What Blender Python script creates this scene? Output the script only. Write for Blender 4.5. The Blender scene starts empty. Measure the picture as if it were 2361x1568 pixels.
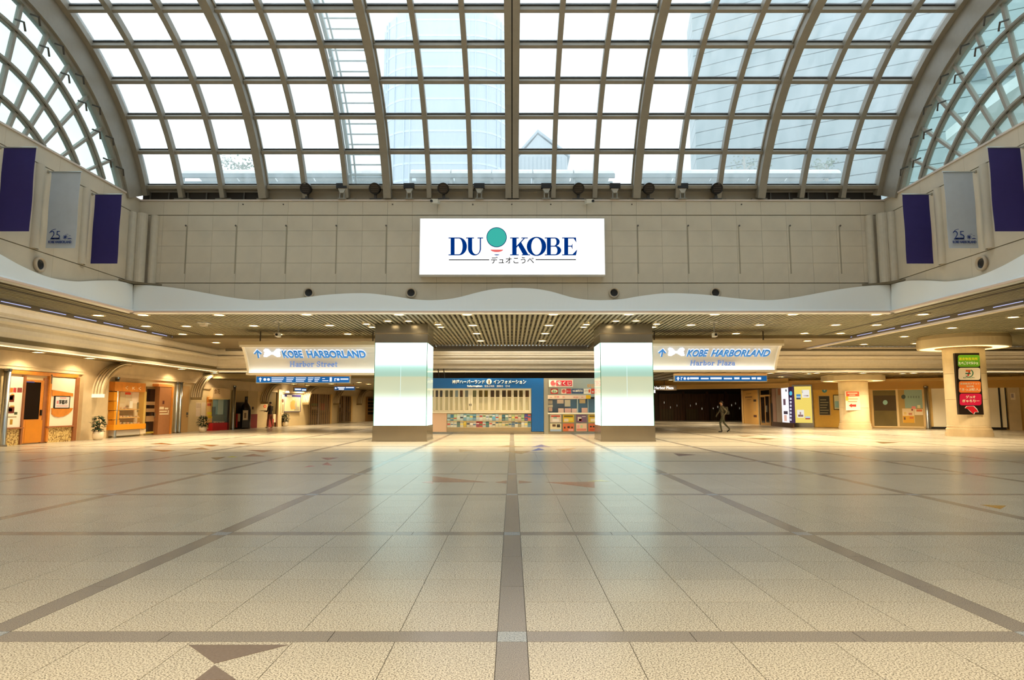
import bpy, bmesh, math, random
from mathutils import Vector, Matrix
random.seed(7)
SC = bpy.context.scene
COL = SC.collection
PI = math.pi
# ------------------------------------------------------------------ camera, sky, exposure
F = 1480.0; TH = math.atan(156/F); H = 1.38; CX = 1180.5; CY = 784.0
cam = bpy.data.objects.new('camera', bpy.data.cameras.new('camera')); COL.objects.link(cam)
cam.location = (0, 0, H); cam.rotation_euler = (PI/2+TH, 0, 0)
cam.data.sensor_fit = 'HORIZONTAL'; cam.data.sensor_width = 36; cam.data.lens = 36*F/2361
cam.data.clip_end = 900
SC.camera = cam
W = bpy.data.worlds.new('overcast_sky'); SC.world = W; W.use_nodes = True
W.node_tree.nodes['Background'].inputs[0].default_value = (0.90, 0.96, 1.0, 1)
W.node_tree.nodes['Background'].inputs[1].default_value = 1.8
SC.view_settings.view_transform = 'Standard'; SC.view_settings.look = 'None'
SC.view_settings.gamma = 1; SC.view_settings.use_curve_mapping = False
SC.view_settings.exposure = 0.0
cy = SC.cycles
cy.max_bounces = 7; cy.diffuse_bounces = 4; cy.glossy_bounces = 3; cy.transmission_bounces = 4
cy.transparent_max_bounces = 12; cy.caustics_reflective = False; cy.caustics_refractive = False
cy.sample_clamp_indirect = 6; cy.adaptive_threshold = 0.02
WARM = (1.0, 0.80, 0.51)
LAMP_W = 950.0; LOW_W = 260.0; NEAR_W = 960.0
# ------------------------------------------------------------------ pixels of the survey photograph -> points of the place
SN, CS = math.sin(TH), math.cos(TH)
def ray(px, py):
    a = (px-CX)/F; b = (CY-py)/F
    return Vector((a, CS-b*SN, SN+b*CS))
CAMP = Vector((0, 0, H))
def hz(px, py, z=0.0):
    r = ray(px, py); return CAMP + r*((z-H)/r.z)
def hy(px, py, y):
    r = ray(px, py); return CAMP + r*(y/r.y)
def hx(px, py, x):
    r = ray(px, py); return CAMP + r*(x/r.x)
# ------------------------------------------------------------------ materials
def lin(c):
    return tuple((v/255/12.92 if v/255 <= .04045 else ((v/255+.055)/1.055)**2.4) for v in c)
MC = {}
def M(rgb, rough=.55, metal=0, emit=0, var=0.0, vs=6.0, spec=.5):
    k = (rgb, rough, metal, emit, var, vs, spec)
    if k in MC: return MC[k]
    m = bpy.data.materials.new('paint_%d' % len(MC)); m.use_nodes = True
    nt = m.node_tree; p = nt.nodes['Principled BSDF']
    c = lin(rgb)+(1,)
    p.inputs['Base Color'].default_value = c
    p.inputs['Roughness'].default_value = rough; p.inputs['Metallic'].default_value = metal
    p.inputs['Specular IOR Level'].default_value = spec
    if emit:
        p.inputs['Emission Color'].default_value = c; p.inputs['Emission Strength'].default_value = emit
    if var:
        n = nt.nodes.new('ShaderNodeTexNoise'); n.inputs['Scale'].default_value = vs; n.inputs['Detail'].default_value = 4
        g = nt.nodes.new('ShaderNodeTexCoord'); nt.links.new(g.outputs['Object'], n.inputs['Vector'])
        mr = nt.nodes.new('ShaderNodeMapRange'); mr.inputs[1].default_value = .3; mr.inputs[2].default_value = .7
        mr.inputs[3].default_value = 1-var; mr.inputs[4].default_value = 1+var
        mx = nt.nodes.new('ShaderNodeMix'); mx.data_type = 'RGBA'; mx.blend_type = 'MULTIPLY'; mx.inputs[0].default_value = 1
        mx.inputs[6].default_value = c
        nt.links.new(n.outputs[0], mr.inputs[0]); nt.links.new(mr.outputs[0], mx.inputs[7]); nt.links.new(mx.outputs[2], p.inputs['Base Color'])
    MC[k] = m; return m
def EM(rgb, s):
    k = ('em', rgb, s)
    if k in MC: return MC[k]
    m = bpy.data.materials.new('glow_%d' % len(MC)); m.use_nodes = True
    nt = m.node_tree; nt.nodes.remove(nt.nodes['Principled BSDF'])
    e = nt.nodes.new('ShaderNodeEmission'); e.inputs[0].default_value = lin(rgb)+(1,); e.inputs[1].default_value = s
    nt.links.new(e.outputs[0], nt.nodes['Material Output'].inputs[0]); MC[k] = m; return m
def granite(name, base, dark, light, scale=150, rough=.22, rv=.08):
    m = bpy.data.materials.new(name); m.use_nodes = True; nt = m.node_tree; L = nt.links.new
    p = nt.nodes['Principled BSDF']; p.inputs['Roughness'].default_value = rough
    g = nt.nodes.new('ShaderNodeNewGeometry')
    n1 = nt.nodes.new('ShaderNodeTexNoise'); n1.inputs['Scale'].default_value = scale; n1.inputs['Detail'].default_value = 2
    n2 = nt.nodes.new('ShaderNodeTexNoise'); n2.inputs['Scale'].default_value = 1.1; n2.inputs['Detail'].default_value = 3
    L(g.outputs['Position'], n1.inputs['Vector']); L(g.outputs['Position'], n2.inputs['Vector'])
    r = nt.nodes.new('ShaderNodeValToRGB'); e = r.color_ramp.elements
    e[0].position = .39; e[0].color = lin(dark)+(1,); e[1].position = .6; e[1].color = lin(light)+(1,)
    x = e.new(.47); x.color = lin(base)+(1,)
    L(n1.outputs[0], r.inputs[0])
    oi = nt.nodes.new('ShaderNodeObjectInfo')
    a = nt.nodes.new('ShaderNodeMath'); a.operation = 'MULTIPLY_ADD'; a.inputs[1].default_value = rv; a.inputs[2].default_value = 1-rv/2
    L(oi.outputs['Random'], a.inputs[0])
    b = nt.nodes.new('ShaderNodeMath'); b.operation = 'MULTIPLY_ADD'; b.inputs[1].default_value = .16; L(n2.outputs[0], b.inputs[0])
    b.inputs[2].default_value = .92
    c = nt.nodes.new('ShaderNodeMath'); c.operation = 'MULTIPLY'; L(a.outputs[0], c.inputs[0]); L(b.outputs[0], c.inputs[1])
    mx = nt.nodes.new('ShaderNodeMix'); mx.data_type = 'RGBA'; mx.blend_type = 'MULTIPLY'; mx.inputs[0].default_value = 1
    L(r.outputs[0], mx.inputs[6]); L(c.outputs[0], mx.inputs[7]); L(mx.outputs[2], p.inputs['Base Color'])
    return m
def pane_mat(name, tint, haze, hazecol=(235, 242, 245)):
    m = bpy.data.materials.new(name); m.use_nodes = True; nt = m.node_tree; L = nt.links.new
    nt.nodes.remove(nt.nodes['Principled BSDF'])
    t = nt.nodes.new('ShaderNodeBsdfTransparent'); t.inputs[0].default_value = tint+(1,)
    d = nt.nodes.new('ShaderNodeBsdfTranslucent'); d.inputs[0].default_value = lin(hazecol)+(1,)
    g = nt.nodes.new('ShaderNodeBsdfGlossy'); g.inputs[1].default_value = .03; g.inputs[0].default_value = (.8, .8, .8, 1)
    n = nt.nodes.new('ShaderNodeTexNoise'); n.inputs['Scale'].default_value = 1.6; n.inputs['Detail'].default_value = 5
    co = nt.nodes.new('ShaderNodeNewGeometry'); mp = nt.nodes.new('ShaderNodeMapping'); mp.inputs['Scale'].default_value = (1.6, .5, .5)
    L(co.outputs['Position'], mp.inputs[0]); L(mp.outputs[0], n.inputs['Vector'])
    mr = nt.nodes.new('ShaderNodeMapRange'); mr.inputs[1].default_value = .3; mr.inputs[2].default_value = .75
    mr.inputs[3].default_value = haze*.5; mr.inputs[4].default_value = haze*1.6; L(n.outputs[0], mr.inputs[0])
    m1 = nt.nodes.new('ShaderNodeMixShader'); L(mr.outputs[0], m1.inputs[0]); L(t.outputs[0], m1.inputs[1]); L(d.outputs[0], m1.inputs[2])
    m2 = nt.nodes.new('ShaderNodeMixShader'); m2.inputs[0].default_value = .04; L(m1.outputs[0], m2.inputs[1]); L(g.outputs[0], m2.inputs[2])
    L(m2.outputs[0], nt.nodes['Material Output'].inputs[0]); return m
def glass_dark(name, rgb, alpha):
    m = bpy.data.materials.new(name); m.use_nodes = True; nt = m.node_tree; L = nt.links.new
    p = nt.nodes['Principled BSDF']; p.inputs['Base Color'].default_value = lin(rgb)+(1,); p.inputs['Roughness'].default_value = .06
    p.inputs['Alpha'].default_value = alpha; return m
G_TILE = granite('granite_tile', (186, 176, 156), (118, 109, 96), (216, 207, 188), 105, .25)
G_BAND = granite('granite_band', (136, 127, 118), (104, 98, 92), (156, 147, 136), 170)
G_CROSS = granite('granite_crossing', (150, 155, 158), (116, 122, 126), (178, 182, 184), 110)
PANE = pane_mat('roof_glass', (.94, .975, .985), .16)
PANE2 = pane_mat('gable_glass', (.86, .96, .95), .10, (200, 215, 208))
STONE = M((206, 196, 176), .6, var=.06, vs=1.3)
STONE2 = M((214, 190, 150), .5, var=.06, vs=2.5)
STEELP = M((150, 144, 132), .45, var=.04)
STEELD = M((92, 86, 78), .5)
WHITE = M((236, 236, 232), .5)
FASC = M((244, 248, 247), .5)
CORN = M((240, 230, 210), .5, var=.03)
OLIVE = M((140, 135, 110), .5)
OLIVED = M((60, 52, 36), .7)
CHROME = M((206, 210, 212), .3, 1)
SATIN = M((158, 154, 148), .2, 1, var=.05, vs=1.5)
WOOD = M((206, 128, 44), .45, var=.12, vs=5)
WOODB = M((150, 92, 52), .5, var=.1, vs=5)
CREAM = M((244, 232, 204), .5)
BLACK = M((20, 16, 14), .4)
DARKBR = M((52, 36, 24), .5, var=.1)
BLUE = M((0, 92, 168), .4)
NAVYTXT = M((8, 50, 130), .5)
BEIGE = M((222, 198, 150), .55, var=.04, vs=2)
# ------------------------------------------------------------------ object helpers
OFF = {}
def tag(o, label=None, cat=None, group=None, kind=None):
    if label: o['label'] = label
    if cat: o['category'] = cat
    if group: o['group'] = group
    if kind: o['kind'] = kind
    return o
def T(name, label, cat, loc=(0, 0, 0), group=None, kind=None):
    o = bpy.data.objects.new(name, None); COL.objects.link(o); o.location = loc; o.empty_display_size = .2
    OFF[o.name] = Vector(loc); return tag(o, label, cat, group, kind)
class MB:
    def __init__(s): s.v = []; s.f = []
    def poly(s, pts, f):
        b = len(s.v); s.v += [tuple(p) for p in pts]; s.f += [tuple(b+i for i in q) for q in f]; return s
    def hexa(s, p):
        return s.poly(p, [(0, 3, 2, 1), (4, 5, 6, 7), (0, 1, 5, 4), (1, 2, 6, 5), (2, 3, 7, 6), (3, 0, 4, 7)])
    def box(s, x0, x1, y0, y1, z0, z1):
        return s.hexa([(x0, y0, z0), (x1, y0, z0), (x1, y1, z0), (x0, y1, z0), (x0, y0, z1), (x1, y0, z1), (x1, y1, z1), (x0, y1, z1)])
    def prism(s, pts, vec):
        n = len(pts); a = [Vector(p) for p in pts]; q = a+[p+Vector(vec) for p in a]
        return s.poly(q, [tuple(reversed(range(n))), tuple(range(n, 2*n))]+[(i, (i+1) % n, n+(i+1) % n, n+i) for i in range(n)])
    def lathe(s, c, prof, n=24, a0=0, a1=2*PI, axis='z'):
        full = abs(a1-a0-2*PI) < 1e-6; m = n if full else n+1; b = len(s.v)
        for i in range(m):
            a = a0+(a1-a0)*i/n
            for r, z in prof:
                x, y = r*math.cos(a), r*math.sin(a)
                s.v.append((c[0]+x, c[1]+y, c[2]+z) if axis == 'z' else ((c[0]+x, c[1]+z, c[2]+y) if axis == 'y' else (c[0]+z, c[1]+x, c[2]+y)))
        k = len(prof)
        for i in range(n):
            j = (i+1) % m
            for t in range(k-1): s.f.append((b+i*k+t, b+j*k+t, b+j*k+t+1, b+i*k+t+1))
        return s
    def tube(s, pts, r, n=8):
        pts = [Vector(p) for p in pts]; b = len(s.v)
        rr = r if isinstance(r, (list, tuple)) else [r]*len(pts)
        for i, p in enumerate(pts):
            d = (pts[min(i+1, len(pts)-1)]-pts[max(i-1, 0)]).normalized()
            u = d.cross(Vector((0, 0, 1)) if abs(d.z) < .9 else Vector((1, 0, 0))).normalized(); w = d.cross(u)
            for k in range(n):
                a = 2*PI*k/n; s.v.append(tuple(p+(u*math.cos(a)+w*math.sin(a))*rr[i]))
        for i in range(len(pts)-1):
            for k in range(n):
                s.f.append((b+i*n+k, b+i*n+(k+1) % n, b+(i+1)*n+(k+1) % n, b+(i+1)*n+k))
        s.f.append(tuple(b+k for k in reversed(range(n)))); s.f.append(tuple(b+(len(pts)-1)*n+k for k in range(n)))
        return s
    def strip(s, sec, path):   # sweep closed section along path of (origin,(ax,ay)) given ready point lists
        n = len(sec); b = len(s.v)
        for pts in path: s.v += [tuple(p) for p in pts]
        for i in range(len(path)-1):
            for k in range(n): s.f.append((b+i*n+k, b+i*n+(k+1) % n, b+(i+1)*n+(k+1) % n, b+(i+1)*n+k))
        s.f.append(tuple(b+k for k in reversed(range(n)))); s.f.append(tuple(b+(len(path)-1)*n+k for k in range(n)))
        return s
    def mesh(s, name, mat=None, off=None, smooth=False, bevel=0):
        o = off or Vector((0, 0, 0)); me = bpy.data.meshes.new(name)
        me.from_pydata([(x-o[0], y-o[1], z-o[2]) for x, y, z in s.v], [], s.f)
        bm = bmesh.new(); bm.from_mesh(me); bmesh.ops.recalc_face_normals(bm, faces=bm.faces)
        if bevel: bmesh.ops.bevel(bm, geom=bm.edges[:], offset=bevel, segments=1, affect='EDGES')
        bm.to_mesh(me); bm.free()
        if mat: me.materials.append(mat)
        if smooth:
            for p in me.polygons: p.use_smooth = True
        return me
    def build(s, name, mat, parent=None, smooth=False, bevel=0, label=None, cat=None, group=None, kind=None):
        if parent is not None: off = OFF[parent.name]; loc = None
        else:
            xs = [v[0] for v in s.v]; ys = [v[1] for v in s.v]; zs = [v[2] for v in s.v]
            off = Vector(((min(xs)+max(xs))/2, (min(ys)+max(ys))/2, min(zs))); loc = off
        o = bpy.data.objects.new(name, s.mesh(name, mat, off, smooth, bevel)); COL.objects.link(o)
        if parent is not None: o.parent = parent
        else: o.location = loc
        OFF[o.name] = off
        return tag(o, label, cat, group, kind)
def put(name, me, parent, loc, rot=None):
    o = bpy.data.objects.new(name, me); COL.objects.link(o)
    if parent is not None: o.parent = parent; o.location = Vector(loc)-OFF[parent.name]
    else: o.location = loc
    if rot: o.rotation_euler = rot
    OFF[o.name] = Vector(loc); return o
def kids(o): return [c for c in KID.get(o.name, [])]
KID = {}
def copy_tree(o, loc=None, parent=None):
    c = o.copy(); COL.objects.link(c)
    if parent is not None: c.parent = parent
    if loc is not None: c.location = loc
    OFF[c.name] = Vector(loc) if loc is not None else OFF[parent.name]
    for k in list(o.children): copy_tree(k, None, c)
    return c
class Fr:                    # a plane of the place: origin, along, up, outward
    def __init__(s, o, u, v=(0, 0, 1), n=None):
        s.o = Vector(o); s.u = Vector(u).normalized(); s.v = Vector(v).normalized()
        s.n = Vector(n).normalized() if n else s.u.cross(s.v).normalized()
    def p(s, u, v, d=0): return s.o+s.u*u+s.v*v+s.n*d
    def at(s, px, py, d=0):
        r = ray(px, py); t = (s.o+s.n*d-CAMP).dot(s.n)/r.dot(s.n); q = CAMP+r*t-s.o
        return q.dot(s.u), q.dot(s.v)
    def rect(s, x0, y0, x1, y1, d=0):
        xm, ym = (x0+x1)/2, (y0+y1)/2
        a = s.at(x0, ym, d)[0]; b = s.at(x1, ym, d)[0]; return (min(a, b), max(a, b), s.at(xm, y1, d)[1], s.at(xm, y0, d)[1])
def fbox(mb, fr, u0, u1, v0, v1, d0, d1):
    return mb.hexa([fr.p(u0, v0, d0), fr.p(u1, v0, d0), fr.p(u1, v1, d0), fr.p(u0, v1, d0), fr.p(u0, v0, d1), fr.p(u1, v0, d1), fr.p(u1, v1, d1), fr.p(u0, v1, d1)])
def pbox(mb, fr, x0, y0, x1, y1, d0, d1):
    return fbox(mb, fr, *fr.rect(x0, y0, x1, y1, d1), d0, d1)
def ppoly(mb, fr, pts, d0, d1):
    q = [fr.at(x, y, d1) for x, y in pts]
    return mb.prism([fr.p(u, v, d0) for u, v in q], fr.n*(d1-d0))
def pdisc(mb, fr, x, y, rx, ry, d0, d1, n=20):
    return ppoly(mb, fr, [(x+rx*math.cos(2*PI*i/n), y+ry*math.sin(2*PI*i/n)) for i in range(n)], d0, d1)
def PB(name, fr, r, d0, d1, mat, parent, **k): return pbox(MB(), fr, *r, d0, d1).build(name, mat, parent, **k)
def PP(name, fr, pts, d0, d1, mat, parent, **k): return ppoly(MB(), fr, pts, d0, d1).build(name, mat, parent, **k)
def PD(name, fr, x, y, rx, ry, d0, d1, mat, parent, **k): return pdisc(MB(), fr, x, y, rx, ry, d0, d1).build(name, mat, parent, **k)
def text(s, fr, r, d, mat, parent, name='lettering', shear=0, bold=0, ext=.012, **k):
    cu = bpy.data.curves.new('t', 'FONT'); cu.body = s; cu.size = 1; cu.shear = shear; cu.offset = bold; cu.resolution_u = 3
    o = bpy.data.objects.new('t', cu); COL.objects.link(o)
    bpy.context.view_layer.update()
    me = bpy.data.meshes.new_from_object(o.evaluated_get(bpy.context.evaluated_depsgraph_get()))
    bpy.data.objects.remove(o); bpy.data.curves.remove(cu)
    if not me.vertices: return None
    xs = [v.co.x for v in me.vertices]; ys = [v.co.y for v in me.vertices]
    x0, x1, y0, y1 = min(xs), max(xs), min(ys), max(ys)
    u0, u1, v0, v1 = fr.rect(*r, d)
    bm = bmesh.new(); bm.from_mesh(me); bpy.data.meshes.remove(me)
    ex = bmesh.ops.extrude_face_region(bm, geom=bm.faces[:]); top = {v for v in ex['geom'] if isinstance(v, bmesh.types.BMVert)}
    off = OFF[parent.name]
    for v in bm.verts:
        a = (v.co.x-x0)/max(x1-x0, 1e-6); b = (v.co.y-y0)/max(y1-y0, 1e-6)
        v.co = fr.p(u0+(u1-u0)*a, v0+(v1-v0)*b, d+ext if v in top else d)-off
    bmesh.ops.recalc_face_normals(bm, faces=bm.faces)
    me = bpy.data.meshes.new(name); bm.to_mesh(me); bm.free(); me.materials.append(mat)
    ob = bpy.data.objects.new(name, me); COL.objects.link(ob); ob.parent = parent; OFF[ob.name] = off
    return tag(ob, **k)
ORD = ['first', 'second', 'third', 'fourth', 'fifth', 'sixth', 'seventh', 'eighth', 'ninth', 'tenth', 'eleventh', 'twelfth', 'thirteenth', 'fourteenth', 'fifteenth',
       'sixteenth', 'seventeenth', 'eighteenth', 'nineteenth', 'twentieth', 'twenty-first', 'twenty-second', 'twenty-third', 'twenty-fourth', 'twenty-fifth', 'twenty-sixth', 'twenty-seventh', 'twenty-eighth']
# ================================================================== STRUCTURE
ZC = 4.9; ZL = 3.45; ZP = 3.12; YW = 23.8; XW = 14.2; YN = 2.0; ZT = 9.24; PIT = 3.2; BW = .18; Y0 = 4.06
# ------------------------------------------------------------------ floor
floor = MB().box(-20, 37, -7.2, 71.5, -.2, -.006).build('floor', M((74, 66, 54), .6), kind='structure')
TS = (PIT-BW)/5
def quadbox(mb, x0, x1, y0, y1):
    mb.poly([(x0, y0, -.006), (x1, y0, -.006), (x1, y1, -.006), (x0, y1, -.006), (x0, y0, 0), (x1, y0, 0), (x1, y1, 0), (x0, y1, 0)],
            [(4, 5, 6, 7), (0, 1, 5, 4), (1, 2, 6, 5), (2, 3, 7, 6), (3, 0, 4, 7)])
J = .0045
tiles = []; bands = []; crosses = []
for i in range(-7, 12):
    for j in range(-4, 21):
        cx0 = i*PIT+BW/2; cy0 = Y0+j*PIT+BW/2
        for a in range(5):
            for b in range(5): tiles.append((cx0+a*TS, cy0+b*TS))
        for b in range(3):
            l = (PIT-BW)/3
            bands.append((cx0+b*l, cx0+(b+1)*l, cy0-BW, cy0)); bands.append((cx0-BW, cx0, cy0+b*l, cy0+(b+1)*l))
        crosses.append((cx0-BW, cy0-BW))
def inview(x, y): return y > 2.7 and abs(x) < .81*y+.7
def key(t): return t[1]*1.0+abs(t[0])*.25
nt_ = sorted([t for t in tiles if inview(t[0]+TS/2, t[1]+TS/2)], key=key)
near = set(nt_[:290])
tm = MB(); quadbox(tm, -TS/2+J/2, TS/2-J/2, -TS/2+J/2, TS/2-J/2); tmesh = tm.mesh('tile', G_TILE)
field = MB()
for t in tiles:
    x, y = t
    if not (-19.9 < x < 36 and y < 71): continue
    if t in near: put('tile', tmesh, floor, (x+TS/2, y+TS/2, 0))
    else: quadbox(field, x+J/2, x+TS-J/2, y+J/2, y+TS-J/2)
field.build('tile_field', G_TILE, floor, kind='stuff')
nb = sorted([b for b in bands if inview((b[0]+b[1])/2, (b[2]+b[3])/2)], key=lambda b: (b[2]+b[3])/2+abs(b[0]+b[1])*.12)
nbs = set(nb[:120]); field = MB()
lx = (PIT-BW)/3
bmx = MB(); quadbox(bmx, -lx/2+J/2, lx/2-J/2, -BW/2+J/2, BW/2-J/2); bmx = bmx.mesh('border_stone', G_BAND)
bmy = MB(); quadbox(bmy, -BW/2+J/2, BW/2-J/2, -lx/2+J/2, lx/2-J/2); bmy = bmy.mesh('border_stone', G_BAND)
for b in bands:
    if not (-19.9 < b[0] and b[1] < 36.5 and b[3] < 71): continue
    if b in nbs: put('border_stone', bmx if b[1]-b[0] > .5 else bmy, floor, ((b[0]+b[1])/2, (b[2]+b[3])/2, 0))
    else: quadbox(field, b[0]+J/2, b[1]-J/2, b[2]+J/2, b[3]-J/2)
field.build('border_stones', G_BAND, floor, kind='stuff')
cm = MB(); quadbox(cm, -BW/2+J/2, BW/2-J/2, -BW/2+J/2, BW/2-J/2); cm = cm.mesh('crossing_stone', G_CROSS)
field = MB()
for x, y in crosses:
    if not (-19.9 < x < 36 and y < 71): continue
    if inview(x, y) and y < 24: put('crossing_stone', cm, floor, (x+BW/2, y+BW/2, 0))
    else: quadbox(field, x+J/2, x+BW-J/2, y+J/2, y+BW-J/2)
field.build('crossing_stones', G_CROSS, floor, kind='stuff')
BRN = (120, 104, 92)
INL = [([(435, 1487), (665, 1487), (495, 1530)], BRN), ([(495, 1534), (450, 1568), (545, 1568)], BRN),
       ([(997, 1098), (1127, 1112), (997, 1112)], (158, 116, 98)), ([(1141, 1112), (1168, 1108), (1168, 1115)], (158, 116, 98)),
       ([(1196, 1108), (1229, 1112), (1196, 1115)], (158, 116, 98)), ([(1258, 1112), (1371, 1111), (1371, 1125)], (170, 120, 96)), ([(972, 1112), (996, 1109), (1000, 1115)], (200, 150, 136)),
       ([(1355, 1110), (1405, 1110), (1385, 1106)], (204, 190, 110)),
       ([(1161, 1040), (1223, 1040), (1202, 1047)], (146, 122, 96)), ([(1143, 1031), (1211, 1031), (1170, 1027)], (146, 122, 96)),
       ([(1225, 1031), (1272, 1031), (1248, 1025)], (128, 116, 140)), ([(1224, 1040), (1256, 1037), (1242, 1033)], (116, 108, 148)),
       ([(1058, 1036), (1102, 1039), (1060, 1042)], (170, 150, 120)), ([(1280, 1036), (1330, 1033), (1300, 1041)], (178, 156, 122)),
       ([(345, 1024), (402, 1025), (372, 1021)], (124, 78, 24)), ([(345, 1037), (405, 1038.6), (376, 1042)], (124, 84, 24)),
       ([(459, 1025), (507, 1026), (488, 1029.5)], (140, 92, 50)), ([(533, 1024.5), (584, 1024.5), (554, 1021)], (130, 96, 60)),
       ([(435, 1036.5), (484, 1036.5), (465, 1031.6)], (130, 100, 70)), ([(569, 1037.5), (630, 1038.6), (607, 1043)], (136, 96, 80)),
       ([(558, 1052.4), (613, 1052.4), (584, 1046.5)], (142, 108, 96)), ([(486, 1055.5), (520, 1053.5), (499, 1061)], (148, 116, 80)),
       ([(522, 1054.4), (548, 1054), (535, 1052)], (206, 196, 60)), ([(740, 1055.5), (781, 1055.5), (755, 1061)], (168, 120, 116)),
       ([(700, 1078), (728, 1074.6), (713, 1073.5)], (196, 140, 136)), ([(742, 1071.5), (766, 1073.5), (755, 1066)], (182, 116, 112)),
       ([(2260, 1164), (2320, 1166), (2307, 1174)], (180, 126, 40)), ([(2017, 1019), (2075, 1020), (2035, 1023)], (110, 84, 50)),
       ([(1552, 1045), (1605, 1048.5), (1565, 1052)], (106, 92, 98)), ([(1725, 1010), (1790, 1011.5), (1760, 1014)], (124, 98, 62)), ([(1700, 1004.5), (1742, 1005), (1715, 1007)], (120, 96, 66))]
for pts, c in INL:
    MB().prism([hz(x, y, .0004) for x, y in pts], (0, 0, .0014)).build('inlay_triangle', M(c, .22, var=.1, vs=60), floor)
# ------------------------------------------------------------------ ceilings
ceil = MB().box(-19, 37, YW+.3, 37.6, 5.06, 5.3).box(-19, -XW-.1, -7.2, YW+.3, 5.06, 5.3).box(XW+.1, 37, -7.2, YW+.3, 5.06, 5.3).box(-XW-.1, XW+.1, -7.2, YN-.15, 5.06, 5.3).build('ceiling', OLIVED, kind='structure')
def slat_run(xs, y0, y1):
    me = MB().box(-.05, .05, y0, y1, ZC, ZC+.1).mesh('slat', OLIVE)
    for x in xs: put('slat', me, ceil, (x, 0, 0))
slat_run([-16.9+.2*i for i in range(170)], 23.5, 37.15)
slat_run([17.2+.24*i for i in range(72)], 14, 37.15)
slat_run([-16.9+.2*i for i in range(14)], YN, 23.5)
slat_run([14.3+.2*i for i in range(14)], YN, 23.5)
mb = MB()
for i in range(24): mb.box(-17, -14.1, 9.2+i*.6, 9.26+i*.6, ZC+.02, ZC+.09)
for i in range(24): mb.box(14.1, 17, 9.2+i*.6, 9.26+i*.6, ZC+.02, ZC+.09)
for i in range(10): mb.box(-17, 34, 24.3+i*1.3, 24.36+i*1.3, ZC+.02, ZC+.09)
mb.build('cross_slats', OLIVE, ceil, kind='stuff')
MB().box(-15.02, -14.96, 9, 37.1, ZC-.03, ZC+.1).build('joint_bar', STEELD, ceil)
MB().box(14.96, 15.02, 9, 37.1, ZC-.03, ZC+.1).build('joint_bar', STEELD, ceil)
MB().box(-17.2, -4.4, 31.2, 37.15, ZC-.16, ZC-.0).box(4.4, 16.55, 31.2, 37.15, ZC-.16, ZC-.0).build('lowered_band', M((118, 106, 80), .5), ceil)
low = MB().box(-20, 37, 37.6, 71.5, ZL, ZL+.3).box(-20, -17.2, -7.2, 37.6, ZL, ZL+.3).build('ceiling', M((128, 112, 74), .5, var=.05), kind='structure')
MB().box(-19.9, -5, 38.4, 70.6, ZP, ZP+.3).build('passage_ceiling', M((134, 118, 80), .5, var=.05), low)
mb = MB()
for i in range(60): mb.box(-19+.9*i, -18.96+.9*i, 37.7, 66, ZL-.03, ZL)
mb.build('slats', M((104, 90, 58), .5), low, kind='stuff')
# ------------------------------------------------------------------ outer walls that close the hall
def swall(name, mb, mat): return mb.build(name, mat, kind='structure')
swall('wall_rear', MB().box(-20, 37, -7.4, -7.2, -.1, 5.3), BEIGE)
swall('wall_right', MB().box(36, 36.3, -7.2, 71.5, -.1, 5.3), BEIGE)
swall('wall_back', MB().box(-20, 37, 70.6, 71, -.1, 3.75), DARKBR)
swall('wall_left', MB().box(-18.7, -18.42, -7.2, 38.1, -.1, 3.75), BEIGE)
swall('wall_center', MB().box(-6, 6, 38.4, 70, 0, 3.45), M((46, 34, 24), .6))
swall('wall_front', MB().box(-XW-.4, XW+.4, YN-.3, YN, 4.9, 14.6), STONE)
# ------------------------------------------------------------------ upper walls with their stone panels
ZR = [9.2, 8.655, 8.05, 7.45, 6.8, 6.04, 4.95]
wb = swall('wall_back', MB().box(-XW-.4, XW+.4, YW, YW+.3, 4.9, ZT), M((120, 112, 92), .7))
pw = 2*XW/30
for r in range(6):
    g = .016 if r in (1, 5) else .004; g2 = .016 if r in (0, 4) else .004
    me = MB().box(-pw/2+.003, pw/2-.003, YW-.03, YW, ZR[r+1]+g2, ZR[r]-g).mesh('stone_panel', STONE)
    for c in range(30): put('stone_panel', me, wb, (-XW+pw*(c+.5), 0, 0))
MB().box(-XW, XW, YW-.07, YW+.3, ZT-.04, ZT+.02).build('coping', M((214, 200, 188), .5), wb)
frw = Fr((0, YW-.03, 0), (1, 0, 0))
for x in (428, 543, 659, 775, 890, 1471, 1587, 1705, 1822, 1938):
    PB('slot', frw, (x-1.3, 521, x+1.3, 631), 0, .012, M((158, 149, 128), .6), wb)
    PD('slot_cap', frw, x, 520, 2, 2, 0, .03, STEELD, wb)
for x in (560, 1090, 1270, 653, 905, 1180, 1457, 1710):
    PD('fixing', frw, x, 471, 1.6, 1.6, 0, .02, STEELD, wb)
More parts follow.
